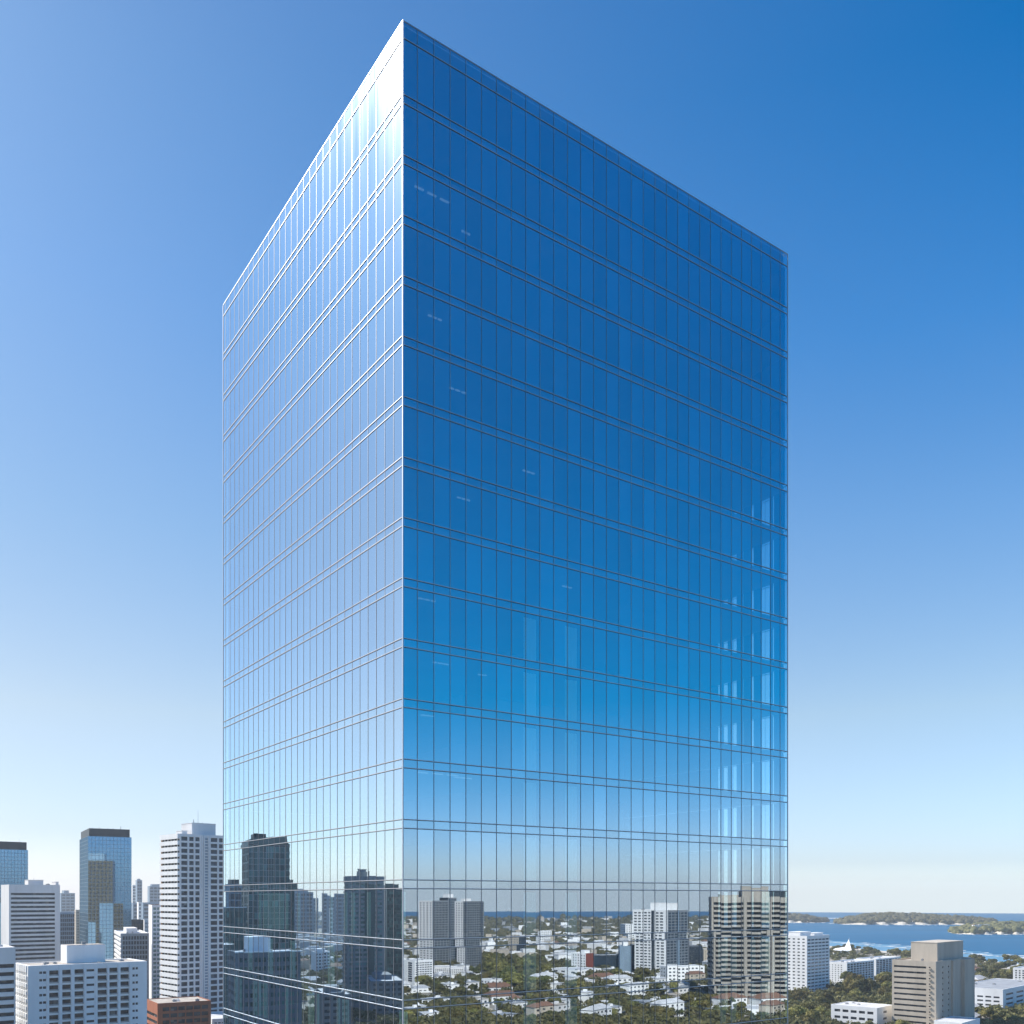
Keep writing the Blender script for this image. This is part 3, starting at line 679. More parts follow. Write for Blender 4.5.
B.grid('front', 4, 14, .5, gmat='winblue', wf=.9, hf=.8); B.finish(roof='roofgrey'); B.rooftop('plant_room', .05, .6, .1, .6, 3.5, 'darkgrey')
B = rB('office_block', 'dark green block with a pale roof edge at the left of the narrow facade', 'L', 214, 221, 246, 560, 12, 908, wall='darkgreen', t=.4)
B.grid('front', 6, 8, .5, gmat='wingreen', wf=.9, hf=.8); B.finish(roof='roofwhite')
B.box('roof_edge', -.3, B.w + .3, -.3, .4, B.h + .002, B.h + .6, 'white')
B = rB('apartment_tower', 'residential tower with balconies and a round drum on its roof, in the narrow facade', 'L', 344, 348, 385, 690, 10, 876, wall='grey', t=.6)
nf = 26; B.grid('front', 6, nf, 1, top=5, bot=2, wf=.78, hf=.55, gmat='winpale', mat='grey', proud=1.0); B.grid('left', 3, nf, 1, top=5, bot=2, wf=.7, hf=.55, proud=1.0); B.grid('right', 4, nf, 1, top=5, bot=2, wf=.7, hf=.5)
B.bx(B.W, 'front', B.w * .46, B.w * .70, -1.3, -1.003, 0, B.h - 5, 'darkgreen')
B.finish(roof='roofgrey'); mb = MB(); mb.cyl(B.w * .45, B.d * .45, 4.6, B.h - .8, B.h + 3.8, 'tan', 20); mb.cyl(B.w * .45, B.d * .45, 3.4, B.h + 3.81, B.h + 5.6, 'grey', 20, 4.2); B.part('drum', mb)
B = rB('office_block', 'dark green tower wing right of the drum-topped tower', 'L', 383, 386, 410, 730, 6, 889, wall='darkgreen', t=.5)
B.grid('front', 6, 16, .6, gmat='wingreen', wf=.9, hf=.8); B.finish(roof='roofgrey'); B.rooftop('sloping_roof', 0.02, .5, .1, .9, 3)
skyline('L', 293, 296, 314, 1900, 892, 'hazy blue tower with rounded shoulders, in the narrow facade', steps=((.1, .8, 5),), th=8, group='hazy towers in the narrow facade')
skyline('L', 312.5, 314, 316.5, 2000, 898, 'thin low hazy tower, in the narrow facade', th=8, group='hazy towers in the narrow facade')
skyline('L', 320, 321, 328.5, 1900, 893, 'square hazy tower in the middle of the narrow facade', th=8, group='hazy towers in the narrow facade')
skyline('L', 328, 329, 337, 2050, 897, 'paler hazy tower with a sloping top in the narrow facade', th=8, group='hazy towers in the narrow facade', steps=((0, .5, 4),))
skyline('L', 336, 337, 346.5, 1850, 893.5, 'rightmost hazy tower of the narrow facade', th=8, group='hazy towers in the narrow facade')
skyline('L', 330, 331.5, 335, 1700, 908, 'short hazy tower in front of the paler one', 'offwhite', th=8, group='hazy towers in the narrow facade')
B = rB('apartment_block', 'dark block with a white penthouse and pale roof edge, low in the narrow facade', 'L', 228, 237, 301.5, 400, 14, 953, wall='slate_and_shade', t=.5)
nf = 14; B.grid('front', 13, nf, 1, top=1.5, bot=2, wf=.6, hf=.5, gmat='wingreen', mat='slate_and_shade'); B.grid('left', 4, nf, 1, gmat='wingreen', wf=.6, hf=.5); B.grid('right', 6, nf, 1, wf=.6, hf=.5)
B.finish(roof='roofwhite', parapet=.4); B.rooftop('penthouse', .22, .58, .3, .75, 6.5, 'white', rim=False); B.box('roof_edge', -.4, B.w + .4, -.4, .5, B.h + .002, B.h + .5, 'white'); B.clutter(5, 61)
B = rB('apartment_block', 'dark stepped block with a whitish roof at the far left of the narrow facade', 'L', 200, 208, 236, 470, 14, 945, wall='darkgreen', t=.5)
B.grid('front', 7, 12, 1, wf=.6, hf=.5); B.finish(roof='roofwhite', parapet=.3)
for (xl, xc, xr, dp, top, lab) in (
    (364, 371, 404, 620, 981, 'wide low building with white roof steps below the drum-topped tower'),
    (315, 321, 352, 480, 994, 'low building with a bright flat roof at the bottom of the narrow facade'),
    (356, 362, 384, 900, 955, 'low white terrace building left of the foot of the dark green wing'),
    (310, 315, 330, 1000, 952, 'small white block between the trees under the hazy towers')):
    B = rB('small_building', lab, 'L', xl, xc, xr, dp, 14, top, wall='white' if dp > 700 else 'slate_and_shade', t=.35)
    nr = max(1, int(B.h / 3.4)); B.grid('front', max(3, int(B.w / 4)), nr, .8, top=1, bot=.8, wf=.6, hf=.5); B.finish(roof='roofwhite', parapet=.3); B.rooftop('roof_storey', .2, .7, .3, .8, 2.6); B.clutter(3, int(xl) + 9)

# ================================================================== ground, sea, shore
def polar(az, r): return (r * math.sin(R(az)), r * math.cos(R(az)))
def disc(name, rad, z, mat, n=180):
    mb = MB(); mb.poly([(rad * math.cos(2 * math.pi * i / n), rad * math.sin(2 * math.pi * i / n), z) for i in range(n)], mat); return mb.build(name)
def sea_mat():
    m, nt, out = newmat('sea water')
    b = N(nt, 'ShaderNodeBsdfDiffuse'); gl = N(nt, 'ShaderNodeBsdfGlossy', Roughness=0.35); ms = N(nt, 'ShaderNodeMixShader'); ms.inputs[0].default_value = 0.10
    nt.links.new(b.outputs[0], ms.inputs[1]); nt.links.new(gl.outputs[0], ms.inputs[2]); nt.links.new(ms.outputs[0], out.inputs[0])
    tc = N(nt, 'ShaderNodeTexCoord'); mp = N(nt, 'ShaderNodeMapping'); mp.inputs['Scale'].default_value = (.0016, .009, 1); mp.inputs['Rotation'].default_value = (0, 0, R(-12))
    nt.links.new(tc.outputs['Object'], mp.inputs[0]); n1 = N(nt, 'ShaderNodeTexNoise', Scale=1.0, Detail=7.0, Roughness=.6); nt.links.new(mp.outputs[0], n1.inputs['Vector'])
    r = ramp(nt, [(0.35, (0.0, 0.085, 0.19)), (0.65, (0.001, 0.115, 0.245))]); nt.links.new(n1.outputs[0], r.inputs[0]); nt.links.new(r.outputs[0], b.inputs['Color'])
    n2 = N(nt, 'ShaderNodeTexNoise', Scale=.12, Detail=5.0); nt.links.new(tc.outputs['Object'], n2.inputs['Vector'])
    bp = N(nt, 'ShaderNodeBump', Strength=0.5, Distance=2.0); nt.links.new(n2.outputs[0], bp.inputs['Height']); nt.links.new(bp.outputs[0], b.inputs['Normal']); nt.links.new(bp.outputs[0], gl.inputs['Normal'])
    return m
M['sea'] = sea_mat()
M['shallow'] = surf('shallow water', (0.06, 0.20, 0.33), (0.10, 0.27, 0.40), rough=.4, scale=.03, streak=False)
M['foam'] = surf('foam and pale sand', (0.80, 0.80, 0.78), (0.45, 0.50, 0.52), scale=.06, streak=False)
M['sand'] = surf('pale sand', (0.62, 0.57, 0.48), (0.42, 0.38, 0.31), scale=.05, streak=False)
def ground_mat():
    m, nt, out = newmat('town ground')
    b = N(nt, 'ShaderNodeBsdfPrincipled', Roughness=.9); nt.links.new(b.outputs[0], out.inputs[0])
    tc = N(nt, 'ShaderNodeTexCoord')
    n1 = N(nt, 'ShaderNodeTexNoise', Scale=.012, Detail=8.0, Roughness=.7); nt.links.new(tc.outputs['Object'], n1.inputs['Vector'])
    n2 = N(nt, 'ShaderNodeTexVoronoi', Scale=.035); nt.links.new(tc.outputs['Object'], n2.inputs['Vector'])
    r1 = ramp(nt, [(0.30, (0.08, 0.082, 0.045)), (0.45, (0.16, 0.15, 0.11)), (0.55, (0.28, 0.265, 0.24)), (0.75, (0.38, 0.36, 0.33))]); nt.links.new(n1.outputs[0], r1.inputs[0])
    r2 = ramp(nt, [(0.0, (.55, .55, .55)), (1.0, (1.25, 1.2, 1.1))]); nt.links.new(n2.outputs['Color'], r2.inputs[0])
    mx = N(nt, 'ShaderNodeMix', data_type='RGBA', blend_type='MULTIPLY'); mx.inputs[0].default_value = 1
    nt.links.new(r1.outputs[0], mx.inputs[6]); nt.links.new(r2.outputs[0], mx.inputs[7]); nt.links.new(mx.outputs[2], b.inputs['Base Color'])
    return m
M['ground'] = ground_mat()
M['asphalt'] = surf('asphalt', (0.06, 0.06, 0.062), (0.045, 0.045, 0.047), scale=.1, streak=False)
tag(disc('sea', SEA_R, -1.0, 'sea'), kind='structure')
shore_px = [(690, 938), (740, 940), (790, 943.5), (830, 947), (865, 950.5), (900, 954), (960, 959.5), (1024, 966)]
coast = [tuple(V(x, ground_depth(y))) for x, y in shore_px]
pre = [polar(-4, SEA_R - 20), polar(1, 3600), polar(6, 2450)]
post = [polar(31, 1010), polar(38, 1050), polar(48, 1500), polar(62, 2300), polar(78, 3000), polar(90, 3450), polar(100, 3600), polar(112, 3750), polar(124, 4000), polar(134, SEA_R - 20)]
line = pre + coast + post
rj = random.Random(4)
def refine(pts, n=8, j=.012):
    o = []
    for a, b in zip(pts[:-1], pts[1:]):
        for i in range(n):
            t = i / n; x = a[0] + (b[0] - a[0]) * t; y = a[1] + (b[1] - a[1]) * t; r = math.hypot(b[0] - a[0], b[1] - a[1]) * j
            o.append((x + rj.uniform(-r, r), y + rj.uniform(-r, r)))
    return o + [pts[-1]]
fine = refine(line)
def off(pts, d):
    o = []
    for i, p in enumerate(pts):
        a = Vector(pts[max(0, i - 1)]); b = Vector(pts[min(len(pts) - 1, i + 1)]); t = (b - a).normalized(); n = Vector((-t.y, t.x)); o.append((p[0] + n.x * d, p[1] + n.y * d))
    return o
arc = [polar(a, SEA_R - 20) for a in range(136, 356, 3)]
mb = MB(); mb.poly([(x, y, 0) for x, y in reversed(fine + arc)], 'ground'); g = mb.build('ground'); tag(g, kind='structure')
bm = bmesh.new(); bm.from_mesh(g.data); bmesh.ops.triangulate(bm, faces=bm.faces); bmesh.ops.recalc_face_normals(bm, faces=bm.faces)
for f in bm.faces:
    if f.normal.z < 0: f.normal_flip()
bm.to_mesh(g.data); bm.free()
def ribbon(name, pts, d0, d1, z0, z1, mat, jit=0.0):
    a = off(pts, d0); b = off(pts, d1); mb = MB()
    if jit: b = [(x + rj.uniform(-jit, jit), y + rj.uniform(-jit, jit)) for x, y in b]
    for i in range(len(a) - 1):
        mb.poly([(*a[i], z0), (*a[i + 1], z0), (*b[i + 1], z1), (*b[i], z1)], mat)
    o = mb.build(name); tag(o, kind='structure'); return o
sub = refine([tuple(p) for p in [pre[-1]] + coast + post[:2]], 14, .006)
ribbon('beach', sub, -8, 30, .05, -.90, 'sand')
ribbon('shallows', sub, 28, 150, -.93, -.97, 'shallow', 16)
# breaking waves: broken pieces of foam
mb = MB(); pts = off(sub, 45)
for i in range(len(pts) - 1):
    if rj.random() < .14: continue
    for k in range(1 + (rj.random() < .4)):
        a, b = Vector(pts[i]), Vector(pts[i + 1]); n = (b - a).normalized(); n = Vector((-n.y, n.x)); o = n * (rj.uniform(0, 10) + 40 * k + (55 if k else 55)); w = rj.uniform(7, 24)
        q = [a + o, b + o * 1.02, b + o + n * w * rj.uniform(.4, 1.1), a + o + n * w]
        mb.poly([(*p, -.82 - .01 * k) for p in q], 'foam')
tag(mb.build('surf'), kind='structure')

# ================================================================== trees
def leaf_mat(name, a, b, c):
    m, nt, out = newmat(name)
    bs = N(nt, 'ShaderNodeBsdfPrincipled', Roughness=.7); bs.inputs['Specular IOR Level'].default_value = .15
    tc = N(nt, 'ShaderNodeTexCoord'); oi = N(nt, 'ShaderNodeObjectInfo'); ge = N(nt, 'ShaderNodeNewGeometry')
    n1 = N(nt, 'ShaderNodeTexNoise', Scale=.16, Detail=3.0); nt.links.new(ge.outputs['Position'], n1.inputs['Vector'])
    r = ramp(nt, [(0.32, a), (0.5, b), (0.68, c)]); nt.links.new(n1.outputs[0], r.inputs[0])
    mr = N(nt, 'ShaderNodeMapRange'); nt.links.new(oi.outputs['Random'], mr.inputs[0]); mr.inputs[3].default_value = .7; mr.inputs[4].default_value = 1.3
    mh = N(nt, 'ShaderNodeMapRange'); nt.links.new(oi.outputs['Random'], mh.inputs[0]); mh.inputs[3].default_value = .48; mh.inputs[4].default_value = .515
    hs = N(nt, 'ShaderNodeHueSaturation'); nt.links.new(r.outputs[0], hs.inputs['Color']); nt.links.new(mr.outputs[0], hs.inputs['Value']); nt.links.new(mh.outputs[0], hs.inputs['Hue'])
    nt.links.new(hs.outputs[0], bs.inputs['Base Color'])
    tr = N(nt, 'ShaderNodeBsdfTranslucent'); nt.links.new(hs.outputs[0], tr.inputs['Color'])
    mx = N(nt, 'ShaderNodeMixShader'); mx.inputs[0].default_value = .25; nt.links.new(bs.outputs[0], mx.inputs[1]); nt.links.new(tr.outputs[0], mx.inputs[2]); nt.links.new(mx.outputs[0], out.inputs[0])
    return m
M['leaf'] = leaf_mat('olive foliage', (0.085, 0.088, 0.028), (0.18, 0.168, 0.055), (0.28, 0.245, 0.085))
M['leaf2'] = leaf_mat('dull green foliage', (0.065, 0.078, 0.028), (0.13, 0.135, 0.05), (0.20, 0.188, 0.075))
M['canopy'] = leaf_mat('distant canopy', (0.06, 0.062, 0.026), (0.125, 0.118, 0.05), (0.20, 0.175, 0.08))
M['bark'] = surf('bark', (0.12, 0.09, 0.06), (0.07, 0.05, 0.035), scale=1.0)
def crown_mesh(seed, nblob, nleaf, leaf, wide, high, base, mat):
    r = np.random.RandomState(seed); vs = []; 
    blobs = []
    for i in range(nblob):
        a = r.uniform(0, 2 * np.pi); q = wide * .62 * np.sqrt(r.uniform(0, 1)); z = base + (high - base) * r.uniform(.25, .75) * (1 - .35 * q / wide)
        blobs.append((q * np.cos(a), q * np.sin(a), z, wide * r.uniform(.3, .48)))
    per = nleaf // nblob
    for (x, y, z, rad) in blobs:
        d = r.normal(size=(per, 3)); d /= np.linalg.norm(d, axis=1)[:, None]; d[:, 2] = np.where(d[:, 2] < -.3, -d[:, 2] * .5, d[:, 2])
        p = np.array([x, y, z]) + d * rad * r.uniform(.72, 1.08, (per, 1)) * np.array([1, 1, .82])
        n = d + r.normal(size=(per, 3)) * .45; n /= np.linalg.norm(n, axis=1)[:, None]
        t = np.cross(n, r.normal(size=(per, 3))); t /= np.linalg.norm(t, axis=1)[:, None]; b = np.cross(n, t)
        s = leaf * r.uniform(.6, 1.3, (per, 1))
        for sx, sy in ((-1, -.7), (1, -1), (.8, 1), (-1, .8)): vs.append(p + t * s * sx + b * s * sy)
    k = len(blobs); arr = np.array(vs).reshape(k, 4, per, 3).transpose(0, 2, 1, 3).reshape(-1, 3)
    me = bpy.data.meshes.new('crown'); nf = len(arr) // 4
    me.from_pydata(arr.tolist(), [], np.arange(nf * 4).reshape(nf, 4).tolist()); me.materials.append(M[mat]); return me
def trunk_mesh(seed, h, r0):
    r = random.Random(seed); mb = MB(); mb.cyl(0, 0, r0, 0, h * .55, 'bark', 7, r0 * .6)
    for i in range(4):
        a = i * 1.6 + r.random(); L = h * .38; b = len(mb.v); k = mb.mi('bark'); q = r0 * .4
        z0 = h * r.uniform(.34, .5); ex, ey, ez = L * .7 * math.cos(a), L * .7 * math.sin(a), z0 + L * .7
        mb.v += [(q, 0, z0), (-q * .5, q, z0), (-q * .5, -q, z0), (ex + q * .4, ey, ez), (ex - q * .2, ey + q * .4, ez), (ex - q * .2, ey - q * .4, ez)]
        for f in ((0, 1, 4, 3), (1, 2, 5, 4), (2, 0, 3, 5), (3, 4, 5)): mb.f.append(tuple(b + i2 for i2 in f)); mb.m.append(k)
    return mb.mesh('trunk')
TREES = []
for i, (nb, nl, lf, wd, hg, ba, mt) in enumerate(((9, 1500, .42, 6.5, 12, 3, 'leaf'), (12, 1700, .42, 7.5, 13, 3, 'leaf'), (8, 1400, .40, 5.5, 14, 4, 'leaf2'), (14, 1900, .44, 8.5, 13, 3, 'leaf'), (7, 1200, .38, 4.6, 11, 3, 'leaf2'), (11, 1600, .42, 7.0, 11, 2.5, 'leaf2'))):
    TREES.append((crown_mesh(10 + i, nb, nl, lf, wd, hg, ba, mt), trunk_mesh(i, hg, .38), wd))
ntree = 0
def tree(ctx, p, s, label, group, rr, k=None):
    global ntree
    cr, tk, wd = TREES[rr.randrange(len(TREES)) if k is None else k]; q, _ = real(ctx, p)
    o = link('tree', None, None, (q.x, q.y, 0), rr.uniform(0, 6.28)); o.scale = (s, s, s * rr.uniform(.85, 1.15)); tag(o, label, 'tree', group)
    link('crown', cr, o); link('trunk', tk, o); ntree += 1
def grove(ctx, x0, x1, y0, y1, n, label, group, seed, s=(.8, 1.3), gap=4.0):
    rr = random.Random(seed); k = 0; tries = 0; placed = []
    while k < n and tries < n * 60:
        tries += 1; py = rr.uniform(y0, y1); p = V(rr.uniform(x0, x1), ground_depth(py)); sz = rr.uniform(*s)
        if not free(ctx, p, 6 * sz * .6) or any((p - q).length < 5.0 * (sz + z) * .8 for q, z in placed): continue
        placed.append((p, sz)); tree(ctx, p, sz, label, group, rr); k += 1
def in_land(p):
    """towards the sea side of the coast line there are no woods or houses"""
    az = math.degrees(math.atan2(p.x, p.y)); r = p.length
    for (a, b) in zip(line[:-1], line[1:]):
        a0 = math.degrees(math.atan2(a[0], a[1])); a1 = math.degrees(math.atan2(b[0], b[1]))
        if a0 <= az <= a1:
            t = (az - a0) / max(1e-6, a1 - a0); rr_ = math.hypot(*a) * (1 - t) + math.hypot(*b) * t
            return r < rr_ - 35
    return r < SEA_R - 60
# ================================================================== small houses
def house_template(kind, r):
    w, d, h = r.uniform(11, 24), r.uniform(9, 16), r.choice((3.6, 6.6, 6.6, 9.8))
    wall = r.choice(('white', 'white', 'white', 'offwhite', 'beige')); parts = []
    mb = MB(); mb.box(0, w, 0, d, 0, h, wall); parts.append(('wall', mb.mesh('wall'), (0, 0, 0)))
    mb = MB()
    if kind == 'flat':
        mb.box(-.3, w + .3, -.3, d + .3, h + .003, h + .45, r.choice(('roofwhite', 'gravel', 'roofgrey', 'roofwhite'))); mb.box(w * .3, w * .3 + 2.5, d * .4, d * .4 + 2.5, h + .452, h + 2, wall)
    else:
        mat = r.choice(('roofgrey', 'roofwhite', 'roofwhite', 'terracotta')); b = len(mb.v); k = mb.mi(mat); e = .5; rz = h + d * .25
        mb.v += [(-e, -e, h), (w + e, -e, h), (w + e, d + e, h), (-e, d + e, h), (d * .3, d / 2, rz), (w - d * .3, d / 2, rz)]
        for f in ((0, 1, 5, 4), (1, 2, 5), (2, 3, 4, 5), (3, 0, 4), (0, 3, 2, 1)): mb.f.append(tuple(b + i for i in f)); mb.m.append(k)
    parts.append(('roof', mb.mesh('roof'), (0, 0, 0)))
    nst = int(h / 3.1)
    for side in range(2):
        L = w if side == 0 else d; nw = max(2, int(L / 4.5))
        for i in range(nw):
            for j in range(nst):
                u = (i + .5) * L / nw; z = 1.7 + j * 3.1
                me = win_mesh(1.9, .1, 1.3, 'win') if side == 0 else win_mesh(.1, 1.9, 1.3, 'win')
                parts.append(('window', me, (u, -.03, z) if side == 0 else (-.03, u, z)))
    return (w, d, h, parts)
rh = random.Random(12); HT = {'flat': [house_template('flat', rh) for _ in range(6)], 'pitched': [house_template('pitched', rh) for _ in range(5)]}
HL = {'R': 'in the wide facade', 'L': 'in the narrow facade', None: 'beside the tower'}
def houses(ctx, x0, x1, y0, y1, n, where, seed, detail=True):
    rr = random.Random(seed); k = 0; tries = 0
    while k < n and tries < n * 40:
        tries += 1; py = rr.uniform(y0, y1); p = V(rr.uniform(x0, x1), ground_depth(py)); kind = rr.choice(('flat', 'flat', 'pitched')); w, d, h, parts = rr.choice(HT[kind])
        q, _ = real(ctx, p)
        if not free(ctx, p, 16) or not in_land(q): continue
        if ctx == 'R' and 482 < 512 + F * p.x / p.y < 552 and 958 < py < 993: continue          # the wooded slope stays free of houses
        th = rr.choice((R(25), R(38), R(52), R(30) )) + rr.uniform(-.1, .1)
        if ctx: th2 = real(ctx, p, th)[1]
        else: th2 = th
        col = {'flat': 'flat-roofed house', 'pitched': 'hip-roofed house'}[kind]
        # keep windows on the two walls turned to us: spin mirrored copies half round
        q2 = q
        o = link('house', None, None, (q2.x, q2.y, 0), th2 + (0 if ctx is None else R(180))); tag(o, f'small pale {col} {where}', 'house', f'{col}s {where}')
        for nm, me, lc in parts:
            if nm == 'window' and not detail: continue
            link(nm, me, o, lc)
        TAKEN[ctx].append((p - Vector((10, 10)), Vector((1, 0)), Vector((0, 1)), 20, 20)); k += 1
houses('R', 402, 520, 972, 1024, 30, 'in the lower left of the wide facade', 41)
houses('R', 520, 640, 972, 1024, 32, 'in the lower middle of the wide facade', 42)
houses('R', 640, 790, 978, 1024, 26, 'in the lower right of the wide facade', 43)
houses('R', 402, 800, 945, 975, 80, 'halfway to the sea in the wide facade', 44, False)
houses('L', 300, 404, 950, 1000, 30, 'in the lower narrow facade', 45, False)
houses(None, 146, 164, 962, 1000, 7, 'behind the brick building', 46)
houses(None, 56, 82, 935, 962, 8, 'by the brown tower on the left', 47, False)
houses(None, 972, 1030, 966, 986, 5, 'in the shore wood on the right', 48, False)
houses(None, 890, 1024, 1004, 1030, 4, 'among the trees at the lower right', 49)
# seen directly, right
grove(None, 788, 835, 1004, 1032, 16, 'olive tree at the foot of the white slab block near the tower', 'trees at the foot of the white slab block', 1, (0.68, 1.08))
grove(None, 846, 893, 989, 1004, 16, 'rounded olive tree between the white mid-rises and the tan office block', 'trees left of the tan office block', 2, (0.88, 1.37))
grove(None, 829, 850, 990, 1003, 8, 'dark tree below the white mid-rise with blue balconies', 'trees below the white mid-rise', 3, (0.61, 0.94))
grove(None, 890, 935, 1024, 1040, 9, 'olive tree in front of the tan office block', 'trees in front of the tan office block', 4, (0.54, 0.86))
grove(None, 972, 1030, 1014, 1036, 12, 'tree in front of the wide white building at the lower right', 'trees at the lower right corner', 5, (0.54, 0.86))
grove(None, 972, 1024, 963, 984, 26, 'tree of the shore wood behind the wide white building', 'shore wood on the right', 6, (0.75, 1.22))
grove(None, 829, 880, 951, 958, 22, 'tree of the shore wood beside the sail-shaped pavilion', 'shore wood by the pavilion', 7, (0.68, 1.08))
grove(None, 890, 924, 958, 962, 7, 'tree whose top shows behind the roof of the tan office block', 'trees behind the tan office block', 8, (0.95, 1.37))
# seen directly, left
grove(None, 58, 80, 958, 975, 14, 'brown-green tree between the louvre block and the slim mirror glass tower', 'trees by the louvre block', 9, (0.88, 1.37))
grove(None, 148, 163, 976, 1000, 9, 'tree behind the brick building beside the white apartment tower', 'trees behind the brick building', 10, (0.48, 0.72))
# in the wide facade
grove('R', 404, 520, 1008, 1030, 26, 'olive tree along the bottom left edge of the wide facade', 'trees along the bottom left of the wide facade', 11, (0.61, 1.01))
grove('R', 520, 640, 1006, 1030, 26, 'olive tree along the bottom middle of the wide facade', 'trees along the bottom middle of the wide facade', 12, (0.61, 1.01))
grove('R', 640, 790, 1003, 1030, 24, 'olive tree along the bottom right of the wide facade', 'trees along the bottom right of the wide facade', 13, (0.68, 1.08))
grove('R', 484, 555, 962, 992, 34, 'tree of the big wooded slope in the middle of the wide facade', 'wooded slope in the wide facade', 14, (1.02, 1.58))
grove('R', 405, 484, 974, 1000, 18, 'tree between the white houses below the twin cream towers', 'trees below the twin cream towers', 15, (0.75, 1.22))
grove('R', 560, 700, 976, 1000, 26, 'tree between the long white halls of the wide facade', 'trees between the white halls', 16, (0.68, 1.15))
# in the narrow facade
grove('L', 302, 350, 962, 1000, 14, 'dark tree in the lower middle of the narrow facade', 'trees in the narrow facade', 17, (0.68, 1.08))

# distant woods: nobody could count these crowns
def ico(sub):
    bm = bmesh.new(); bmesh.ops.create_icosphere(bm, subdivisions=sub, radius=1); v = np.array([x.co[:] for x in bm.verts]); f = np.array([[q.index for q in x.verts] for x in bm.faces]); bm.free(); return v, f
IV, IF = ico(2)
def clump_mesh(name, pts, seed, mat, zf=None, grp=None):
    """pts: (x, y, z, radius)"""
    r = np.random.RandomState(seed); pts = np.array(pts); n = len(pts)
    t = [IV * (1 + r.uniform(-.32, .28, (len(IV), 1))) for _ in range(12)]
    vs = np.empty((n, len(IV), 3))
    for i in range(n): vs[i] = t[i % 12] * np.array([1, 1, r.uniform(.55, .95)]) * pts[i, 3] * r.uniform(.8, 1.2, 3) + pts[i, :3]
    fs = (IF[None] + (np.arange(n) * len(IV))[:, None, None]).reshape(-1, 3)
    me = bpy.data.meshes.new(name); me.vertices.add(n * len(IV)); me.vertices.foreach_set('co', vs.reshape(-1)); nf = len(fs)
    me.loops.add(nf * 3); me.loops.foreach_set('vertex_index', fs.reshape(-1).astype(np.int32)); me.polygons.add(nf)
    me.polygons.foreach_set('loop_start', np.arange(0, nf * 3, 3, dtype=np.int32)); me.polygons.foreach_set('loop_total', np.full(nf, 3, dtype=np.int32))
    me.update(calc_edges=True); me.materials.append(M[mat]); o = link(name, me); tag(o, kind='stuff'); return o
def leafy_mesh(name, pts, seed, mat, per=150):
    r = np.random.RandomState(seed); pts = np.array(pts); n = len(pts); c = np.repeat(pts, per, axis=0); m_ = len(c)
    d = r.normal(size=(m_, 3)); d /= np.linalg.norm(d, axis=1)[:, None]; d[:, 2] = np.abs(d[:, 2]) * .9 - .12
    lob = 1 + .28 * np.sin(d[:, 0] * 5 + c[:, 0]) * np.cos(d[:, 1] * 5 + c[:, 1])
    p = c[:, :3] + d * (c[:, 3] * lob * r.uniform(.75, 1.05, m_))[:, None]
    q = d + r.normal(size=(m_, 3)) * .5; q /= np.linalg.norm(q, axis=1)[:, None]
    t = np.cross(q, r.normal(size=(m_, 3))); t /= np.linalg.norm(t, axis=1)[:, None]; b = np.cross(q, t)
    sz = (c[:, 3] * .125 * r.uniform(.6, 1.4, m_))[:, None]
    arr = np.stack([p + t * sz * a_ + b * sz * b_ for a_, b_ in ((-1, -.7), (1, -1), (.8, 1), (-1, .8))], 1).reshape(-1, 3)
    me = bpy.data.meshes.new(name); me.vertices.add(m_ * 4); me.vertices.foreach_set('co', arr.reshape(-1)); me.loops.add(m_ * 4); me.loops.foreach_set('vertex_index', np.arange(m_ * 4, dtype=np.int32)); me.polygons.add(m_)
    me.polygons.foreach_set('loop_start', np.arange(0, m_ * 4, 4, dtype=np.int32)); me.polygons.foreach_set('loop_total', np.full(m_, 4, dtype=np.int32)); me.update(calc_edges=True); me.materials.append(M[mat])
    o = link(name, me); tag(o, kind='stuff'); return o
def woods(name, ctx, x0, x1, y0, y1, n, seed, label, rad=(3.2, 6.2), thin=None):
    rr = random.Random(seed); out = []
    noise = [(rr.uniform(-1, 1), rr.uniform(-1, 1), rr.uniform(0, 6)) for _ in range(5)]
    while len(out) < n:
        n -= .004
        py = rr.uniform(y0, y1); d = ground_depth(py)
        if d > SEA_R: continue
        p = V(rr.uniform(x0, x1), d); q, _ = real(ctx, p)
        m = sum(math.sin(a * p.x * .009 + b * p.y * .006 + c) for a, b, c in noise)
        if m < -.9 and rr.random() < .8: continue
        if not free(ctx, p, 7) or not in_land(q): continue
        rd = rr.uniform(*rad) * (1 + max(0, d - 1500) / 2500); out.append((q.x, q.y, rd * .55, rd))
    o = (leafy_mesh if y1 > 1000 or y0 > 950 else clump_mesh)(name, out, seed, 'canopy'); o['label'] = label
woods('woodland', None, 785, 1060, 950, 1034, 900, 31, 'low scrub and tree canopy between the buildings on the right')
woods('woodland', None, -40, 240, 914, 1034, 900, 32, 'tree canopy between the buildings on the left')
woods('woodland', 'R', 380, 830, 918, 960, 5200, 33, 'distant tree canopy reaching to the sea in the wide facade', (4, 7))
woods('woodland', 'R', 380, 830, 952, 1034, 3400, 34, 'undergrowth and canopy between the houses in the wide facade')
woods('woodland', 'L', 200, 420, 912, 1034, 1500, 35, 'tree canopy between the buildings in the narrow facade')

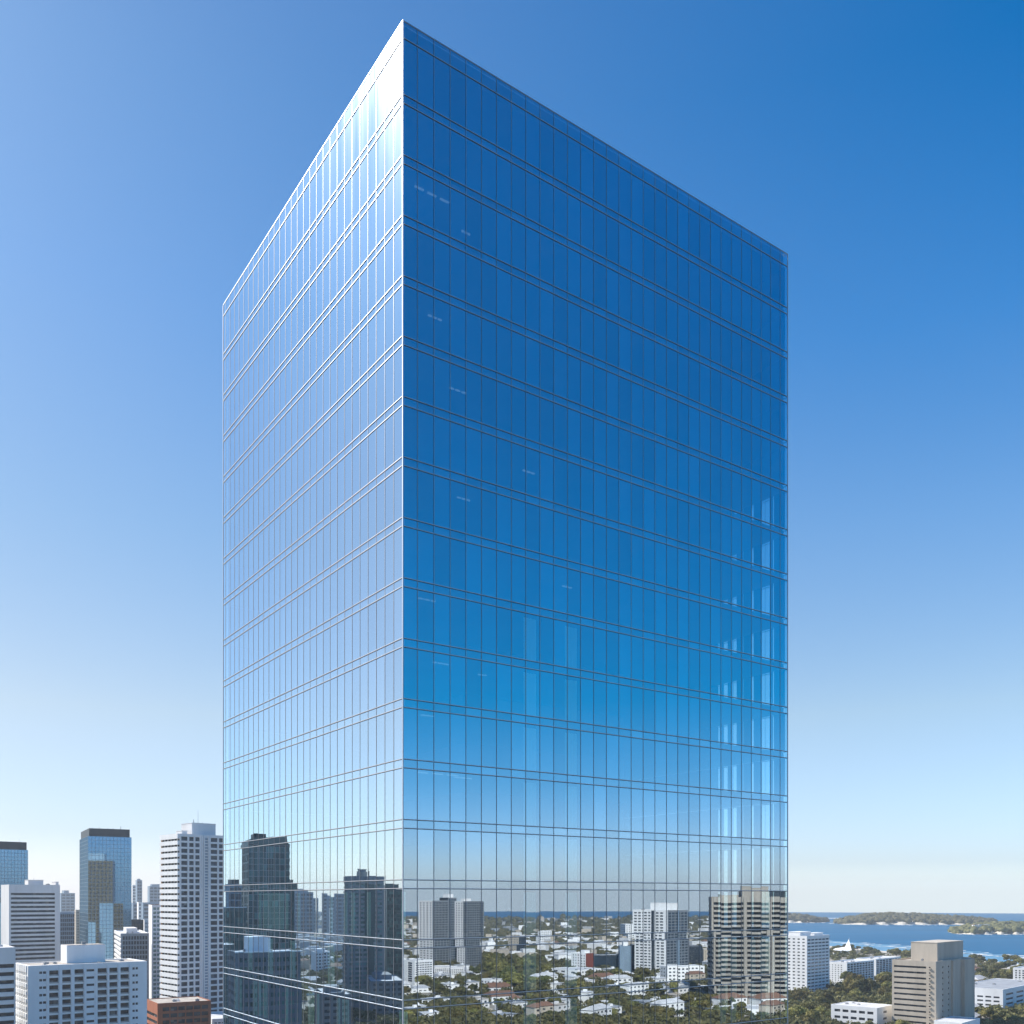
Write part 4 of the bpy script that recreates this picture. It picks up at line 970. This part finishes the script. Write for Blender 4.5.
def town(ctx, x0, x1, y0, y1, n, seed, label):
    rr = random.Random(seed); mb = MB(); k = 0; tr_ = 0
    while k < n and tr_ < n * 30:
        tr_ += 1; py = rr.uniform(y0, y1); d = ground_depth(py)
        if d > SEA_R: continue
        p = V(rr.uniform(x0, x1), d)
        q, _ = real(ctx, p)
        if not free(ctx, p, 10) or not in_land(q): continue
        k += 1; w = rr.uniform(8, 22); dd = rr.uniform(7, 14); h = rr.choice((6, 8, 9, 11, 14)); a = rr.uniform(0, 1.5); ca, sa = math.cos(a), math.sin(a)
        P4 = [(q.x + x * ca - y * sa, q.y + x * sa + y * ca) for x, y in ((0, 0), (w, 0), (w, dd), (0, dd))]
        mb.prism(P4, 0, h, rr.choice(('white', 'offwhite', 'offwhite', 'grey', 'beige', 'roofwhite', 'tan', 'roofgrey', 'gravel')))
    o = mb.build('distant_town'); tag(o, label, kind='stuff')
town('R', 390, 820, 919, 932, 260, 51, 'far pale houses scattered through the woods of the wide facade')
town('R', 390, 820, 932, 962, 440, 54, 'pale houses halfway to the sea in the wide facade')
town('L', 290, 410, 913, 955, 260, 52, 'far pale houses below the hazy towers of the narrow facade')
town(None, -20, 225, 913, 948, 420, 53, 'far pale houses and blocks under the hazy skyline')

# ================================================================== islands
def island(name, prof, base_px, depth_of, tall, seed, label, nclump=900):
    """prof: (px, top row) outline of the hill; base row gives the near shore"""
    x0, x1 = prof[0][0], prof[-1][0]; dep = ground_depth(base_px) * 1.0
    nx, ny = 60, 16; mb = MB(); vs = []; pts = []; rr = random.Random(seed)
    thick = depth_of
    def topz(px):
        for (a, ya), (b, yb) in zip(prof[:-1], prof[1:]):
            if a <= px <= b:
                t = (px - a) / (b - a); t = t * t * (3 - 2 * t); return ya + (yb - ya) * t
        return prof[-1][1]
    def hgt(px, t):
        crest = max(0, zat(topz(px), dep + thick * .5) - 7); e = min(1, (px - x0) / (x1 - x0) * 9, (x1 - px) / (x1 - x0) * 9)
        return -2 + (crest + 2) * (math.sin(math.pi * min(1, max(0, t))) ** .55) * max(0, e) ** .5
    for j in range(ny + 1):
        for i in range(nx + 1):
            px = x0 + (x1 - x0) * i / nx; t = j / ny; e = max(.12, min(1, (px - x0) / (x1 - x0) * 7, (x1 - px) / (x1 - x0) * 7)) ** .6
            d = dep + thick * (.5 + (t - .5) * e) + 14 * math.sin(i * .9) * (1 - t); p = V(px, d); vs.append((p.x, p.y, hgt(px, t) + (rr.uniform(-.4, .4))))
            pts.append((px, t, p))
    k = mb.mi('sand'); mb.v = vs
    for j in range(ny):
        for i in range(nx): a = j * (nx + 1) + i; mb.f.append((a, a + 1, a + nx + 2, a + nx + 1)); mb.m.append(k)
    o = mb.build(name); tag(o, kind='structure')
    cl = []
    for _ in range(nclump):
        i = rr.randrange(nx); j = rr.randrange(1, ny - 1) if rr.random() < .6 else rr.randrange(1, ny // 2); fx, fy = rr.random(), rr.random(); a = Vector(vs[j * (nx + 1) + i]); b = Vector(vs[(j + 1) * (nx + 1) + i + 1])
        p = Vector((a.x + (b.x - a.x) * fx, a.y + (b.y - a.y) * fy, a.z + (b.z - a.z) * fy)); rd = rr.uniform(6, 11) * dep / 2600
        if p.z < -.5: continue
        cl.append((p.x, p.y, p.z + rd * .35, rd))
    w = clump_mesh('island_woods', cl, seed, 'canopy'); w['label'] = label
    # foam and sand along the near shore
    mb = MB()
    for i in range(nx):
        if rr.random() < .35: continue
        a = Vector(vs[i]); b = Vector(vs[i + 1]); sh = rr.uniform(8, 30) * dep / 2600
        mb.poly([(a.x, a.y - sh, -.9), (b.x, b.y - sh * rr.uniform(.6, 1), -.9), (b.x, b.y + 3, -.6), (a.x, a.y + 3, -.6)], 'foam')
    tag(mb.build('island_surf'), kind='structure')
    return vs
island('hills', [(740, 917), (780, 915), (800, 915.5), (822, 919), (831, 922)], 922.5, 330, 1, 61, 'wooded headland right beside the tower edge', 500)
island('hills', [(828, 922.5), (842, 920), (852, 917.5), (872, 914.5), (890, 914), (915, 915), (955, 917), (985, 919.5), (1000, 922)], 924.5, 420, 1, 62, 'long wooded island across the water', 1500)
island('hills', [(945, 932), (958, 927.5), (972, 924.5), (990, 922.5), (1010, 922), (1050, 924), (1075, 930)], 934, 300, 1, 63, 'nearer wooded island at the right edge', 1200)
# a low sand spit between headland and island
mb = MB(); pp = [V(824, 3650), V(853, 3650), V(850, 3720), V(826, 3740)]; mb.prism([tuple(p) for p in reversed(pp)], -1, 1.0, 'foam'); tag(mb.build('sand_spit'), kind='structure')
for i, (a, b) in enumerate(((974.5, 978), (979, 984), (984.6, 990))):
    d = 2150; p = V(a, d); w = (b - a) / F * d; mb = MB(); r = link('house', None, None, (p.x, p.y, 0), R(8)); z = zat(926.2, d)
    tag(r, ('pale pink-roofed house, leftmost on the nearer island', 'middle white house on the nearer island', 'rightmost white house on the nearer island')[i], 'house')
    mb.box(0, w, 0, 10, 0, z + 3, 'white'); mb.build('wall', r); mb = MB(); mb.box(-.4, w + .4, -.4, 10.4, z + 3.003, z + 4, 'terracotta' if i == 0 else 'roofwhite'); mb.build('roof', r)

# streets with parked cars near the low buildings
def street(ctx, x0, y0, x1, y1, wd=9):
    a = V(x0, ground_depth(y0)); b = V(x1, ground_depth(y1)); a, _ = real(ctx, a); b, _ = real(ctx, b); t = (b - a).normalized(); n = Vector((-t.y, t.x)) * wd / 2
    mb = MB(); mb.poly([(*(a + n), .03), (*(a - n), .03), (*(b - n), .03), (*(b + n), .03)], 'asphalt'); tag(mb.build('road'), kind='structure')
street(None, 146, 992, 165, 972); street(None, 780, 1012, 900, 1022); street('R', 400, 985, 560, 1010); street('R', 560, 975, 800, 1000)

# ================================================================== haze
def haze():
    m, nt, out = newmat('haze'); v = N(nt, 'ShaderNodeVolumePrincipled', Density=HAZE); v.inputs['Color'].default_value = (.88, .95, 1, 1); v.inputs['Anisotropy'].default_value = 0.2
    nt.links.new(v.outputs[0], out.inputs['Volume'])
    mb = MB(); M['haze_'] = m; s = SEA_R + 150; mb.box(-s, s, -s, s, -4, 172, 'haze_'); o = mb.build('haze'); tag(o, 'pale haze over the whole town and sea', kind='stuff')
HAZE = 1.0e-4; SKY_K = 0.66
haze()

# ================================================================== sky and sun
sd = Vector((math.cos(R(SUN_EL)) * math.sin(R(SUN_AZ)), math.cos(R(SUN_EL)) * math.cos(R(SUN_AZ)), math.sin(R(SUN_EL))))
ld = bpy.data.lights.new('sun', 'SUN'); ld.energy = 5.0; ld.angle = R(.53); ld.color = (1, .95, .88)
lo = bpy.data.objects.new('sun', ld); COL.objects.link(lo); lo.rotation_euler = sd.to_track_quat('Z', 'Y').to_euler()
w = bpy.data.worlds.new('World'); sc.world = w; w.use_nodes = True; nt = w.node_tree; nt.nodes.clear()
out = N(nt, 'ShaderNodeOutputWorld'); bg = N(nt, 'ShaderNodeBackground', Strength=0.10); nt.links.new(bg.outputs[0], out.inputs[0])
tc = N(nt, 'ShaderNodeTexCoord'); sx = N(nt, 'ShaderNodeSeparateXYZ'); nt.links.new(tc.outputs['Generated'], sx.inputs[0])
mxn = N(nt, 'ShaderNodeMath', operation='MAXIMUM'); nt.links.new(sx.outputs[2], mxn.inputs[0]); mxn.inputs[1].default_value = 0.006
cb = N(nt, 'ShaderNodeCombineXYZ'); nt.links.new(sx.outputs[0], cb.inputs[0]); nt.links.new(sx.outputs[1], cb.inputs[1]); nt.links.new(mxn.outputs[0], cb.inputs[2])
sky = N(nt, 'ShaderNodeTexSky', sky_type='NISHITA'); sky.sun_disc = False; sky.sun_elevation = R(SUN_EL); sky.sun_rotation = R(SUN_AZ)
sky.altitude = 0; sky.air_density = 1.0; sky.dust_density = 0.6; sky.ozone_density = 2.2
nt.links.new(cb.outputs[0], sky.inputs[0])
# measured sky colours: the clear blue deepens away from the sun and pales towards the horizon
def zr(stops):
    r = ramp(nt, [(p, tuple(x / 3 for x in c)) for p, c in stops]); nt.links.new(mxn.outputs[0], r.inputs[0]); return r.outputs[0]
K0 = SKY_K
anti = zr([(0.0, (1.6, 1.8, 2.4)), (.03, (1.25, 1.5, 2.05)), (.06, (.95, 1.35, 1.95)), (.12, (.42, 1.1, 1.62)), (.205, (.0, .95, 1.45)), (.467, (.0, 1.0, 1.7)), (.6, (.0, 1.2, 2.1)), (.9, (.0, 1.1, 2.1))])
side = zr([(0.0, (2.35, 2.65, 3.3)), (.036, (1.55, 1.72, 2.2)), (.183, (1.8, 1.82, 1.76)), (.35, (1.1, 1.65, 1.96)), (.49, (.42, 1.36, 1.98)), (.64, (.03, 1.04, 1.75)), (.9, (.03, .9, 1.6))])
near = zr([(0.0, (1.35, 1.43, 1.95)), (.064, (1.1, 1.13, 1.33)), (.183, (1.37, 1.27, 1.17)), (.35, (1.10, 1.28, 1.32)), (.52, (.92, 1.27, 1.5)), (.64, (.88, 1.26, 1.5)), (.9, (.7, 1.0, 1.4))])
flat = N(nt, 'ShaderNodeCombineXYZ'); nt.links.new(sx.outputs[0], flat.inputs[0]); nt.links.new(sx.outputs[1], flat.inputs[1])
nrm = N(nt, 'ShaderNodeVectorMath', operation='NORMALIZE'); nt.links.new(flat.outputs[0], nrm.inputs[0])
dt = N(nt, 'ShaderNodeVectorMath', operation='DOT_PRODUCT'); nt.links.new(nrm.outputs[0], dt.inputs[0]); dt.inputs[1].default_value = (math.sin(R(SUN_AZ)), math.cos(R(SUN_AZ)), 0)
m1 = N(nt, 'ShaderNodeMapRange'); nt.links.new(dt.outputs['Value'], m1.inputs[0]); m1.inputs[1].default_value = -.85; m1.inputs[2].default_value = -.05
m2 = N(nt, 'ShaderNodeMapRange'); nt.links.new(dt.outputs['Value'], m2.inputs[0]); m2.inputs[1].default_value = -.05; m2.inputs[2].default_value = .80
m3 = N(nt, 'ShaderNodeMapRange'); nt.links.new(dt.outputs['Value'], m3.inputs[0]); m3.inputs[1].default_value = .85; m3.inputs[2].default_value = .985
glow = zr([(0.0, (1.5, 1.6, 1.95)), (.064, (1.32, 1.38, 1.55)), (.183, (1.35, 1.32, 1.3)), (.35, (1.0, 1.13, 1.2)), (.52, (.62, .92, 1.2)), (.64, (.6, .9, 1.25)), (.9, (.6, .9, 1.2))])
def mixc(f, a, b):
    m = N(nt, 'ShaderNodeMix', data_type='RGBA'); nt.links.new(f, m.inputs[0]); nt.links.new(a, m.inputs[6]); nt.links.new(b, m.inputs[7]); return m.outputs[2]
tone = mixc(m3.outputs[0], mixc(m2.outputs[0], mixc(m1.outputs[0], anti, side), near), glow)
mul = N(nt, 'ShaderNodeMix', data_type='RGBA', blend_type='MULTIPLY'); mul.inputs[0].default_value = 1; nt.links.new(sky.outputs[0], mul.inputs[6]); nt.links.new(tone, mul.inputs[7])
bg.inputs['Strength'].default_value = 0.10
x3 = N(nt, 'ShaderNodeVectorMath', operation='SCALE'); x3.inputs['Scale'].default_value = 3 * K0; nt.links.new(mul.outputs[2], x3.inputs[0]); nt.links.new(x3.outputs[0], bg.inputs['Color'])

# ================================================================== camera
cd = bpy.data.cameras.new('camera'); cam = bpy.data.objects.new('camera', cd); COL.objects.link(cam); sc.camera = cam
cam.location = (0, 0, H); cam.rotation_euler = (R(90), 0, 0); cd.sensor_width = 36; cd.lens = F / 1024 * 36; cd.shift_y = (CY - 512) / 1024; cd.clip_start = .5; cd.clip_end = 30000
sc.view_settings.view_transform = 'Standard'; sc.view_settings.look = 'None'; sc.view_settings.exposure = 0.6; sc.view_settings.gamma = 1.0
sc.render.engine = 'CYCLES'; cy = sc.cycles; cy.max_bounces = 10; cy.transparent_max_bounces = 12; cy.glossy_bounces = 5; cy.diffuse_bounces = 3; cy.volume_bounces = 0; cy.caustics_reflective = False; cy.caustics_refractive = False
cy.sample_clamp_indirect = 6.0
try: cy.use_denoising = True
except Exception: pass
